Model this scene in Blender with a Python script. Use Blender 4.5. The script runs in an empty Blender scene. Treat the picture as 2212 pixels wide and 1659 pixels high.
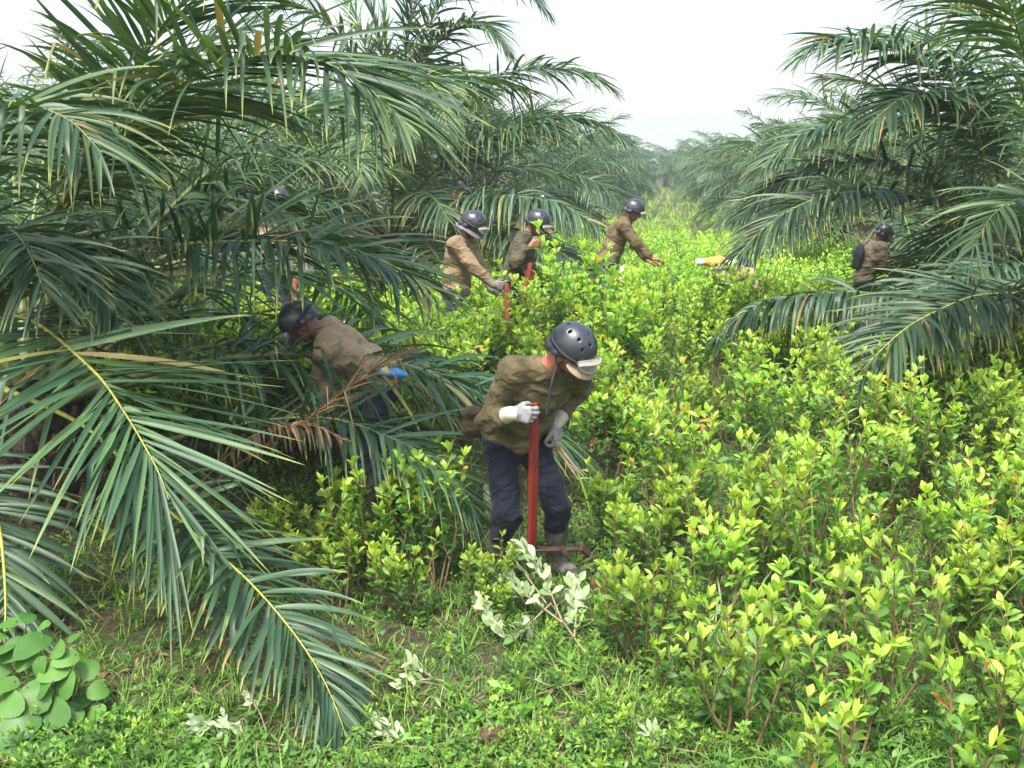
import bpy, math, random
import numpy as np
from mathutils import Vector, Matrix

SC = bpy.context.scene
COL = SC.collection
R = math.radians
rng = np.random.default_rng(11)
random.seed(5)

# ------------------------------------------------------------------ camera
CAM_H = 2.37
PITCH = R(12.46)
cam_d = bpy.data.cameras.new('camera')
cam = bpy.data.objects.new('camera', cam_d)
COL.objects.link(cam)
cam.location = (0, 0, CAM_H)
cam.rotation_euler = (R(90) - PITCH, 0, 0)
cam_d.sensor_width = 36
cam_d.lens = 35.0
cam_d.clip_start = 0.05
cam_d.clip_end = 5000
SC.camera = cam
K = 2212 / 2592 * 2520


def at(px, py, Y):
    """world point seen at (px, py) of a 2212x1659 view of the photograph, at world depth Y"""
    cx = (px - 1106) / K
    cy = (829.5 - py) / K
    d = np.array([cx, math.cos(PITCH) + cy * math.sin(PITCH), -math.sin(PITCH) + cy * math.cos(PITCH)])
    t = Y / d[1]
    return np.array([0, 0, CAM_H]) + d * t


def sst(a, b, x):
    t = np.clip((x - a) / (b - a), 0, 1)
    return t * t * (3 - 2 * t)


def gz(x, y):
    x = np.asarray(x, float); y = np.asarray(y, float)
    z = 0.2 * sst(6.5, 9.5, y) * (1 - sst(2.5, 5, x)) * (1 - sst(30, 60, y))
    z = z + 0.018 * np.sin(x * 2.1 + 1.3 * np.sin(y * 1.7)) + 0.015 * np.sin(y * 3.3 + x * 1.1) + 0.03 * np.sin(x * .6 + 2) * np.sin(y * .5)
    return z


def ground_at(px, py):
    z = 0.0
    for _ in range(4):
        cx = (px - 1106) / K; cy = (829.5 - py) / K
        d = np.array([cx, math.cos(PITCH) + cy * math.sin(PITCH), -math.sin(PITCH) + cy * math.cos(PITCH)])
        t = (z - CAM_H) / d[2]
        p = np.array([0, 0, CAM_H]) + d * t
        z = float(gz(p[0], p[1]))
    return p


# ------------------------------------------------------------------ node helpers
def new_mat(name):
    m = bpy.data.materials.new(name)
    m.use_nodes = True
    nt = m.node_tree
    nt.nodes.clear()
    return m, nt, nt.nodes, nt.links


def ramp(nt, fac, stops, interp='LINEAR'):
    r = nt.nodes.new('ShaderNodeValToRGB')
    r.color_ramp.interpolation = interp
    els = r.color_ramp.elements
    while len(els) < len(stops):
        els.new(0.5)
    for e, (p, c) in zip(els, stops):
        e.position = p
        e.color = (*c, 1)
    nt.links.new(fac, r.inputs[0])
    return r.outputs[0]


def mixc(nt, fac, a, b, mode='MIX'):
    m = nt.nodes.new('ShaderNodeMix')
    m.data_type = 'RGBA'
    m.blend_type = mode
    if isinstance(fac, (int, float)):
        m.inputs[0].default_value = fac
    else:
        nt.links.new(fac, m.inputs[0])
    for sock, v in ((m.inputs[6], a), (m.inputs[7], b)):
        if isinstance(v, tuple):
            sock.default_value = (*v, 1)
        else:
            nt.links.new(v, sock)
    return m.outputs[2]


def noise(nt, scale, detail=3, rough=.6, coord='Object', stretch=None):
    tc = nt.nodes.new('ShaderNodeTexCoord')
    src = tc.outputs[coord]
    if stretch:
        mp = nt.nodes.new('ShaderNodeMapping')
        mp.inputs['Scale'].default_value = stretch
        nt.links.new(src, mp.inputs[0]); src = mp.outputs[0]
    n = nt.nodes.new('ShaderNodeTexNoise')
    n.inputs['Scale'].default_value = scale
    n.inputs['Detail'].default_value = detail
    n.inputs['Roughness'].default_value = rough
    nt.links.new(src, n.inputs['Vector'])
    return n.outputs[0]


def attr(nt, name):
    a = nt.nodes.new('ShaderNodeAttribute')
    a.attribute_name = name
    return a.outputs['Fac']


def bump(nt, h, strength, dist):
    b = nt.nodes.new('ShaderNodeBump')
    b.inputs['Strength'].default_value = strength
    b.inputs['Distance'].default_value = dist
    nt.links.new(h, b.inputs['Height'])
    return b.outputs[0]


def leaf_mat(name, stops, rough=.45, trans=.3, tip=None, tipstart=.85, transcol=(1.25, 1.3, .6), var=.25, under=None, spec=.5, coat=0, vein=0):
    m, nt, N, L = new_mat(name)
    col = ramp(nt, attr(nt, 'tone'), stops)
    oi = N.new('ShaderNodeObjectInfo')
    hv = N.new('ShaderNodeHueSaturation')
    mr = N.new('ShaderNodeMapRange')
    mr.inputs[3].default_value = 1 - var; mr.inputs[4].default_value = 1 + var
    L.new(oi.outputs['Random'], mr.inputs[0]); L.new(mr.outputs[0], hv.inputs['Value'])
    mr2 = N.new('ShaderNodeMapRange')
    mr2.inputs[3].default_value = .49; mr2.inputs[4].default_value = .51
    L.new(oi.outputs['Random'], mr2.inputs[0]); L.new(mr2.outputs[0], hv.inputs['Hue'])
    L.new(col, hv.inputs['Color'])
    col = hv.outputs[0]
    if tip:
        mt = N.new('ShaderNodeMapRange')
        mt.inputs[1].default_value = tipstart; mt.inputs[2].default_value = 1.0
        L.new(attr(nt, 'along'), mt.inputs[0])
        col = mixc(nt, mt.outputs[0], col, tip)
    if under:
        g = N.new('ShaderNodeNewGeometry')
        col = mixc(nt, g.outputs['Backfacing'], col, under)
    p = N.new('ShaderNodeBsdfPrincipled')
    L.new(col, p.inputs['Base Color'])
    p.inputs['Roughness'].default_value = rough
    p.inputs['Specular IOR Level'].default_value = spec
    if coat:
        p.inputs['Coat Weight'].default_value = coat
        p.inputs['Coat Roughness'].default_value = .35
    t = N.new('ShaderNodeBsdfTranslucent')
    tm = mixc(nt, 1.0, col, transcol, 'MULTIPLY')
    L.new(tm, t.inputs[0])
    mx = N.new('ShaderNodeMixShader')
    mx.inputs[0].default_value = trans
    L.new(p.outputs[0], mx.inputs[1]); L.new(t.outputs[0], mx.inputs[2])
    o = N.new('ShaderNodeOutputMaterial')
    L.new(mx.outputs[0], o.inputs[0])
    return m


def plain_mat(name, c1, c2=None, rough=.6, scale=8, metal=0, bmp=0, bscale=60, spec=.5, stretch=None, coat=0, bdist=.004, lo=.35, hi=.65, detail=4):
    m, nt, N, L = new_mat(name)
    p = N.new('ShaderNodeBsdfPrincipled')
    if c2:
        col = ramp(nt, noise(nt, scale, detail, stretch=stretch), [(lo, c1), (hi, c2)])
        L.new(col, p.inputs['Base Color'])
    else:
        p.inputs['Base Color'].default_value = (*c1, 1)
    p.inputs['Roughness'].default_value = rough
    p.inputs['Metallic'].default_value = metal
    p.inputs['Specular IOR Level'].default_value = spec
    if coat:
        p.inputs['Coat Weight'].default_value = coat
        p.inputs['Coat Roughness'].default_value = .15
    if bmp:
        L.new(bump(nt, noise(nt, bscale, 3, stretch=stretch), bmp, bdist), p.inputs['Normal'])
    o = N.new('ShaderNodeOutputMaterial')
    L.new(p.outputs[0], o.inputs[0])
    return m


M = {}
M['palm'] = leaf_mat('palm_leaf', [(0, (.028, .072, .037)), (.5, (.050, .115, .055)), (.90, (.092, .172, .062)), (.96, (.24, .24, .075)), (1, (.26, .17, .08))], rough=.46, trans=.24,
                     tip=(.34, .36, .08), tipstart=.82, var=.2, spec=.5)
M['palm_far'] = leaf_mat('palm_leaf_far', [(0, (.030, .085, .038)), (1, (.078, .158, .055))], rough=.46, trans=.242, var=.2, spec=.6)
M['palm_young'] = leaf_mat('palm_leaf_young', [(0, (.11, .22, .05)), (1, (.20, .34, .07))], rough=.4, trans=.35, var=.1)
M['palm_dead'] = leaf_mat('palm_leaf_dead', [(0, (.060, .034, .018)), (.5, (.13, .080, .040)), (1, (.23, .165, .085))], rough=.7, trans=.1, transcol=(1.1, .8, .5))
M['rachis'] = plain_mat('rachis_yellow', (.42, .40, .06), (.20, .26, .05), rough=.45, scale=14, bmp=.3, bscale=60)
M['rachis_g'] = plain_mat('rachis_green', (.19, .22, .06), (.09, .13, .04), rough=.5, scale=9)
M['rachis_b'] = plain_mat('rachis_brown', (.30, .12, .05), (.14, .07, .04), rough=.7, scale=9)
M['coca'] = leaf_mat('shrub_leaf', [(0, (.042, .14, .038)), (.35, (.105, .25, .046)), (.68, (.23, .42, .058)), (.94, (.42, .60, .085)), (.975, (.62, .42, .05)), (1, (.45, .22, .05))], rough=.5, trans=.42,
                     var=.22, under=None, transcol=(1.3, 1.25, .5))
M['coca_pale'] = leaf_mat('wilted_leaf', [(0, (.13, .25, .08)), (.5, (.26, .38, .17)), (1, (.44, .52, .34))], rough=.6, trans=.25, var=.05, transcol=(1, 1, .8))
M['grass'] = leaf_mat('grass_blade', [(0, (.045, .12, .02)), (.5, (.12, .26, .035)), (.85, (.22, .38, .06)), (1, (.42, .36, .18))], rough=.5, trans=.35, var=.05)
M['straw'] = leaf_mat('straw_blade', [(0, (.16, .12, .06)), (.6, (.30, .24, .12)), (1, (.45, .40, .22))], rough=.8, trans=.15, var=.05, transcol=(1, .9, .7))
M['weed'] = leaf_mat('weed_leaf', [(0, (.05, .15, .03)), (1, (.16, .33, .05))], rough=.5, trans=.3, var=.05)
M['litter'] = leaf_mat('dead_leaf', [(0, (.035, .022, .014)), (.6, (.12, .08, .045)), (1, (.26, .19, .11))], rough=.85, trans=.08, var=.05, transcol=(1, .9, .7))
M['vine'] = leaf_mat('vine_leaf', [(0, (.045, .14, .024)), (1, (.105, .245, .045))], rough=.5, trans=.25, var=.08, tip=None)
M['stem'] = plain_mat('shrub_stem', (.13, .065, .035), (.24, .16, .09), rough=.8, scale=30)
M['stem_l'] = plain_mat('branch_bark', (.20, .155, .095), (.30, .25, .17), rough=.8, scale=25)
M['vstem'] = plain_mat('vine_stem', (.16, .25, .08), (.25, .2, .1), rough=.6, scale=25)
M['trunk'] = plain_mat('palm_trunk', (.045, .032, .022), (.13, .095, .065), rough=.9, scale=9, bmp=.8, bscale=30, bdist=.03)


# ------------------------------------------------------------------ mesh helpers
def mesh_from(name, V, F, mats, tone=None, along=None, smooth=True, midx=None):
    V = np.asarray(V, np.float32).reshape(-1, 3)
    me = bpy.data.meshes.new(name)
    F = np.asarray(F, np.int32)
    k = F.shape[1]
    me.vertices.add(len(V)); me.vertices.foreach_set('co', V.ravel())
    me.loops.add(F.size); me.loops.foreach_set('vertex_index', F.ravel())
    me.polygons.add(len(F))
    me.polygons.foreach_set('loop_start', np.arange(len(F), dtype=np.int32) * k)
    me.polygons.foreach_set('use_smooth', np.full(len(F), smooth))
    for m in mats:
        me.materials.append(m)
    if midx is not None:
        me.polygons.foreach_set('material_index', np.asarray(midx, np.int32))
    if tone is not None:
        a = me.attributes.new('tone', 'FLOAT', 'POINT'); a.data.foreach_set('value', np.asarray(tone, np.float32).ravel())
    if along is not None:
        a = me.attributes.new('along', 'FLOAT', 'POINT'); a.data.foreach_set('value', np.asarray(along, np.float32).ravel())
    me.update(calc_edges=True)
    me.validate()
    return me


def obj(name, me, parent=None, loc=None, mat=None):
    o = bpy.data.objects.new(name, me)
    COL.objects.link(o)
    if mat:
        me.materials.append(mat)
    if parent:
        o.parent = parent
    if loc is not None:
        o.location = tuple(float(v) for v in loc)
    return o


def thing(name, label, cat, loc=(0, 0, 0), group=None, rz=0):
    o = bpy.data.objects.new(name, None)
    o.empty_display_size = .1
    COL.objects.link(o)
    o.location = tuple(float(v) for v in loc)
    o.rotation_euler = (0, 0, rz)
    tag(o, label, cat, group)
    return o


def tag(o, label=None, cat=None, group=None, kind=None):
    if label: o['label'] = label
    if cat: o['category'] = cat
    if group: o['group'] = group
    if kind: o['kind'] = kind
    return o


def nrm(v):
    return v / np.maximum(np.linalg.norm(v, axis=-1, keepdims=True), 1e-9)


def strips(P, D, Nn, L, W, M_, droop, prof, fold=.15, tone=None, kink=None, kamt=None, two=True, wave=0):
    """n ribbons: base P, start direction D, face normal Nn, lengths L, widths W; bend down by droop.
    returns V, F, tone, along"""
    n = len(P)
    D = nrm(D); 
    seg = (L / M_)[:, None]
    pts = [P]; dirs = [D]; cur = D.copy(); p = P.copy()
    for k in range(M_):
        amt = droop * (0.4 + 1.2 * (k + .5) / M_)
        if kink is not None:
            amt = amt + np.where(kink == k, kamt, 0)
        horiz = np.sqrt(np.maximum(0, 1 - cur[:, 2] ** 2)) * .8 + .2
        cur = cur + np.stack([np.zeros(n), np.zeros(n), -amt * horiz], 1)
        cur = nrm(cur)
        p = p + cur * seg
        pts.append(p); dirs.append(cur)
    S0 = nrm(np.cross(D, Nn))
    rows = []
    for k in range(M_ + 1):
        d = dirs[k]
        S = nrm(S0 - d * np.sum(S0 * d, 1, keepdims=True))
        nn = np.cross(S, d)
        w = (W * prof[k] * .5)[:, None]
        if two:
            off = nn * w * fold * 2
            rows.append(np.stack([pts[k] - S * w + off, pts[k] - nn * 0, pts[k] + S * w + off], 1))
        else:
            rows.append(np.stack([pts[k] - S * w, pts[k] + S * w], 1))
    V = np.stack(rows, 1)  # n, M+1, c, 3
    c = V.shape[2]
    base = (np.arange(n) * (M_ + 1) * c)[:, None, None]
    kk = np.arange(M_)[None, :, None]
    cc = np.arange(c - 1)[None, None, :]
    a = base + kk * c + cc
    F = np.stack([a, a + 1, a + 1 + c, a + c], -1).reshape(-1, 4)
    al = np.broadcast_to((np.arange(M_ + 1) / M_)[None, :, None], (n, M_ + 1, c)).ravel()
    if tone is None:
        tone = rng.random(n)
    tn = np.broadcast_to(tone[:, None, None], (n, M_ + 1, c)).ravel()
    return V.reshape(-1, 3), F, tn, al


def join(parts):
    Vs, Fs, Ts, As = [], [], [], []
    o = 0
    for V, F, T, A in parts:
        Vs.append(V); Fs.append(F + o); Ts.append(T); As.append(A); o += len(V)
    return np.concatenate(Vs), np.concatenate(Fs), np.concatenate(Ts), np.concatenate(As)


def tube(pts, rad, sides=6, cap=True, squash=None):
    """tapered tube along a polyline; returns V, F (quads)"""
    pts = np.asarray(pts, float); n = len(pts)
    rad = np.broadcast_to(np.asarray(rad, float), (n,))
    T = np.gradient(pts, axis=0); T = nrm(T)
    up = np.array([0, 0, 1.0]) if abs(T[0][2]) < .9 else np.array([1.0, 0, 0])
    V = []
    S = nrm(np.cross(T[0], up))
    for i in range(n):
        S = nrm(S - T[i] * np.dot(S, T[i])); U = np.cross(S, T[i])
        a = np.arange(sides) / sides * 2 * math.pi
        sq = 1 if squash is None else squash
        V.append(pts[i] + (np.cos(a)[:, None] * S + np.sin(a)[:, None] * U * sq) * rad[i])
    V = np.concatenate(V)
    F = []
    for i in range(n - 1):
        for j in range(sides):
            j2 = (j + 1) % sides
            F.append((i * sides + j, i * sides + j2, (i + 1) * sides + j2, (i + 1) * sides + j))
    if cap:
        for i0, rev in ((0, True), (n - 1, False)):
            c = len(V)
            V = np.concatenate([V, pts[i0][None]])
            for j in range(0, sides):
                j2 = (j + 1) % sides
                q = (i0 * sides + j, i0 * sides + j2, c, c)
                F.append(q)
    # quads with a repeated vertex are turned into proper ones by spacing the centre: drop caps' duplicates
    F = [f for f in F if len(set(f)) == 4]
    return V, np.array(F, np.int32)


def joinVF(parts):
    Vs, Fs = [], []; o = 0
    for V, F in parts:
        Vs.append(V); Fs.append(F + o); o += len(V)
    return np.concatenate(Vs), np.concatenate(Fs)


def catmull(pts, n):
    pts = np.asarray(pts, float)
    P = np.vstack([2 * pts[0] - pts[1], pts, 2 * pts[-1] - pts[-2]])
    out = []
    m = len(pts) - 1
    for u in np.linspace(0, m, n):
        i = min(int(u), m - 1); t = u - i
        a, b, c, d = P[i], P[i + 1], P[i + 2], P[i + 3]
        out.append(.5 * ((2 * b) + (c - a) * t + (2 * a - 5 * b + 4 * c - d) * t * t + (3 * b - a - 3 * c + d) * t ** 3))
    out = np.array(out)
    s = np.r_[0, np.cumsum(np.linalg.norm(np.diff(out, axis=0), axis=1))]
    u = np.linspace(0, s[-1], n)
    return np.stack([np.interp(u, s, out[:, k]) for k in range(3)], 1)


# ------------------------------------------------------------------ palm fronds
PROF_P = {8: [.45, .85, 1, 1, .95, .82, .62, .36, .02], 5: [.5, 1, 1, .8, .5, .03], 3: [.6, 1, .75, .05]}


def frond_geo(curve, spacing=.03, Lmax=.85, W=.042, M_=8, two=True, seed=0, start=.2, droop=.16, kinkp=.25, plume=1.0,
              upv=None, tone0=.45, rad0=.035, rsides=6, amin=28, a0=72, endf=.4, tonew=.55):
    g = np.random.default_rng(seed)
    C = catmull(curve, 60)
    s = np.r_[0, np.cumsum(np.linalg.norm(np.diff(C, axis=0), axis=1))]
    total = s[-1]
    T = nrm(np.gradient(C, axis=0))
    up = np.array([0, 0, 1.0]) if upv is None else np.asarray(upv, float)
    n = int(total * (1 - start) / spacing)
    parts = []
    for side in (-1, 1):
        u = start + (1 - start) * (np.arange(n) + g.uniform(-.3, .3, n) + .5) / n
        u = np.clip(u, 0, .998)
        P = np.stack([np.interp(u * total, s, C[:, k]) for k in range(3)], 1)
        t = nrm(np.stack([np.interp(u * total, s, T[:, k]) for k in range(3)], 1))
        h = nrm(np.stack([t[:, 0], t[:, 1], np.zeros(n)], 1))
        Nn = up - t * (t @ up)[:, None]
        Nn = nrm(Nn + 1e-3 * (-h))
        S = np.cross(t, Nn)
        v = (u - start) / (1 - start)
        ang = np.radians(np.interp(v, [0, .3, .75, 1], [a0, a0 * .84, 44, amin]) + g.normal(0, 5, n))
        rank = g.choice([-.35, -.05, .12, .5, .85], n, p=[.17, .25, .25, .2, .13]) * plume * (1 - .5 * v)
        el = rank + g.normal(0, .1, n)
        D = np.cos(ang)[:, None] * t + np.sin(ang)[:, None] * (np.cos(el)[:, None] * S * side + np.sin(el)[:, None] * Nn)
        Ln = Lmax * np.interp(v, [0, .08, .3, .6, .85, 1], [.35, .6, .95, 1, .78, endf]) * g.uniform(.82, 1.08, n)
        Wn = W * np.interp(v, [0, .2, .7, 1], [.55, 1, .95, .55]) * g.uniform(.8, 1.15, n)
        fn = nrm(Nn * np.cos(el)[:, None] - S * side * np.sin(el)[:, None])
        tw = g.normal(0, .45, n)
        ss = np.cross(D, fn)
        fn = fn * np.cos(tw)[:, None] + ss * np.sin(tw)[:, None]
        fn *= 1
        kk = np.where(g.random(n) < kinkp, g.integers(int(M_ * .4), M_, n), -1)
        ka = g.uniform(.8, 2.4, n)
        dr = droop * g.uniform(.5, 1.7, n) * 8 / M_
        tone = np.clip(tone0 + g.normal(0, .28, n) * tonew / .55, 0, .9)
        tone = np.where(g.random(n) < .022, g.uniform(.95, 1, n), tone)
        Ln = np.where(g.random(n) < .05, Ln * g.uniform(.05, .5, n), Ln)
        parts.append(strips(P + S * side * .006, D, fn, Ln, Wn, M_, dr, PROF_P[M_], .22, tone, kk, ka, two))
    leaf = join(parts)
    rad = np.interp(np.linspace(0, 1, len(C)), [0, .12, .3, .7, 1], np.array([2.0, 1.2, .8, .42, .12]) * rad0)
    rv = tube(C, rad, rsides, squash=.8)
    return leaf, rv


def frond_obj(name, leaf, rv, parent, lmat, rmat, label=None):
    V, F, T, A = leaf
    me = mesh_from(name, V, F, [lmat], T, A)
    o = obj(name, me, parent)
    r = obj('rachis', mesh_from('rachis', rv[0], rv[1], [rmat]), o)
    if label:
        o['label'] = label
    return o


# library of frond shapes in local space: base at origin, growing along +x
LIB = []
elevs = [84, 76, 68, 60, 52, 45, 38, 30, 22, 14, 5]
for i, e0 in enumerate(elevs):
    for v in range(1 if i % 2 else 2):
        g = np.random.default_rng(100 + i * 7 + v)
        Lf = g.uniform(3.7, 4.4)
        bend = g.uniform(60, 88) + (8 if e0 < 50 else 0)
        p = np.array([0, 0, 0.0]); pts = [p]
        side = g.uniform(-.5, .5)
        for k in range(1, 15):
            f = k / 14
            e = R(e0 - bend * f ** 1.5)
            az = side * f * f * .5
            p = p + np.array([math.cos(e) * math.cos(az), math.cos(e) * math.sin(az), math.sin(e)]) * Lf / 14
            pts.append(p)
        leaf, rv = frond_geo(pts, spacing=.036, Lmax=.88, W=.034, M_=8, seed=200 + i * 3 + v, droop=.085, kinkp=.24, plume=1.1,
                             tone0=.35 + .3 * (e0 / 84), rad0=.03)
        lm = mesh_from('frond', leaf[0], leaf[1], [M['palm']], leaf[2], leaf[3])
        rm = mesh_from('rachis', rv[0], rv[1], [M['rachis_g']])
        leaf, rv = frond_geo(pts, spacing=.06, Lmax=.85, W=.05, M_=3, two=False, seed=300 + i * 3 + v, droop=.1, kinkp=.2, rsides=3, rad0=.035)
        LIB.append(dict(e=e0, leaf=lm, rachis=rm, geo=leaf, rv=rv))


def trunk_mesh(h, r, seed, detail=True):
    g = np.random.default_rng(seed)
    parts = []
    zs = np.linspace(-.1, h, 10)
    parts.append(tube([(0, 0, z) for z in zs], np.interp(zs, [-.1, h * .3, h], [r * 1.15, r, r * .75]), 12))
    if detail:
        n = int(70 * h / .9)
        for i in range(n):
            a = i * 2.39996; z = h * (i / n) * 1.0
            rr = r * np.interp(z, [0, h], [1.0, .75])
            out = np.array([math.cos(a), math.sin(a), 0])
            l = g.uniform(.12, .3)
            p0 = out * (rr - .03) + np.array([0, 0, z]); p1 = p0 + out * l * .45 + np.array([0, 0, l * .8])
            V, F = tube([p0, (p0 + p1) / 2 + out * .03, p1], [.075, .06, g.uniform(.03, .05)], 5, squash=.55)
            parts.append((V, F))
        # hanging fibres and thorny dead stubs
        for i in range(40):
            a = g.uniform(0, 6.28); z = g.uniform(.1, h)
            out = np.array([math.cos(a), math.sin(a), 0]) * r * 1.1
            p0 = out + np.array([0, 0, z]); p1 = p0 + out * g.uniform(.1, .5) + np.array([g.normal(0, .05), g.normal(0, .05), -g.uniform(.05, .4)])
            parts.append(tube([p0, (p0 + p1) / 2, p1], [.008, .006, .003], 3))
    V, F = joinVF(parts)
    return mesh_from('trunk', V, F, [M['trunk']])


TR = [trunk_mesh(.95, .32, 1), trunk_mesh(1.25, .34, 2)]
TRF = trunk_mesh(1.2, .4, 3, False)


def palm(x, y, label, seed, nf=30, scale=1.0, skip=(), rz=0, heroes=(), th=None, lowcut=0, group='oil palms of the plantation', name='oil_palm'):
    g = np.random.default_rng(seed)
    z0 = float(gz(x, y))
    t = thing(name, label, 'palm tree', (x, y, z0), group)
    tm = TR[seed % 2]
    hh = .95 if seed % 2 == 0 else 1.25
    tr = obj('trunk', tm, t); tr.scale = (scale, scale, scale)
    for i in range(nf):
        f = i / (nf - 1)
        az = (i * 137.5 + g.uniform(-15, 15) + rz) % 360
        if any(a <= az <= b or a <= az - 360 <= b for a, b in skip) and f > .12:
            continue
        e = 84 - (84 - lowcut) * f ** .85 + g.uniform(-4, 4)
        c = min(LIB, key=lambda q: abs(q['e'] - e) + g.uniform(0, 5))
        o = obj('frond', c['leaf'], t)
        rr = .10 + .12 * f
        o.location = (math.cos(R(az)) * rr, math.sin(R(az)) * rr, (hh - .12 + .18 * (1 - f)) * scale)
        s = scale * g.uniform(.88, 1.08) * (.8 if f < .1 else 1)
        o.scale = (s, s * (1 if g.random() < .5 else -1), s)
        o.rotation_euler = (g.uniform(-.15, .15), R(e * 0 + g.uniform(-4, 4)), R(az))
        r_ = obj('rachis', c['rachis'], o)
    for hdat in heroes:
        kw = dict(hdat); pts = kw.pop('pts'); nm = kw.pop('name', 'frond'); lm = kw.pop('mat', M['palm']); rm = kw.pop('rmat', M['rachis']); lab = kw.pop('label', None)
        pts = [np.array(at(*q)) - np.array([x, y, z0]) for q in pts]
        leaf, rv = frond_geo(pts, **kw)
        frond_obj(nm, leaf, rv, t, lm, rm, lab)
    return t


# merged crowns for palms too far off to show single fronds
FARC = []
for v in range(4):
    g = np.random.default_rng(900 + v)
    parts = []; rparts = []
    nf = 30
    for i in range(nf):
        f = i / (nf - 1)
        az = R(i * 137.5 + g.uniform(-15, 15)); e = 84 - 78 * f ** .85
        c = min(LIB, key=lambda q: abs(q['e'] - e) + g.uniform(0, 6))
        s = g.uniform(.88, 1.1)
        Rm = np.array([[math.cos(az), -math.sin(az), 0], [math.sin(az), math.cos(az), 0], [0, 0, 1]]) * s
        V, F, T, A = c['geo']
        parts.append((V @ Rm.T + [0, 0, 1.15], F, np.clip(T + g.normal(0, .15), 0, 1), A))
        RV, RF = c['rv']
        rparts.append((RV @ Rm.T + [0, 0, 1.15], RF, np.ones(len(RV)), np.zeros(len(RV))))
    V, F, T, A = join(parts + rparts)
    FARC.append(mesh_from('crown', V, F, [M['palm_far']], T, A))


def far_palm(x, y, label, seed, s=1.0, group='oil palms of the plantation'):
    t = thing('oil_palm', label, 'palm tree', (x, y, float(gz(x, y))), group, rz=seed * 1.7)
    a = obj('trunk', TRF, t); b = obj('crown', FARC[seed % 4], t)
    for o in (a, b):
        o.scale = (s, s, s)
    return t


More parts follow.
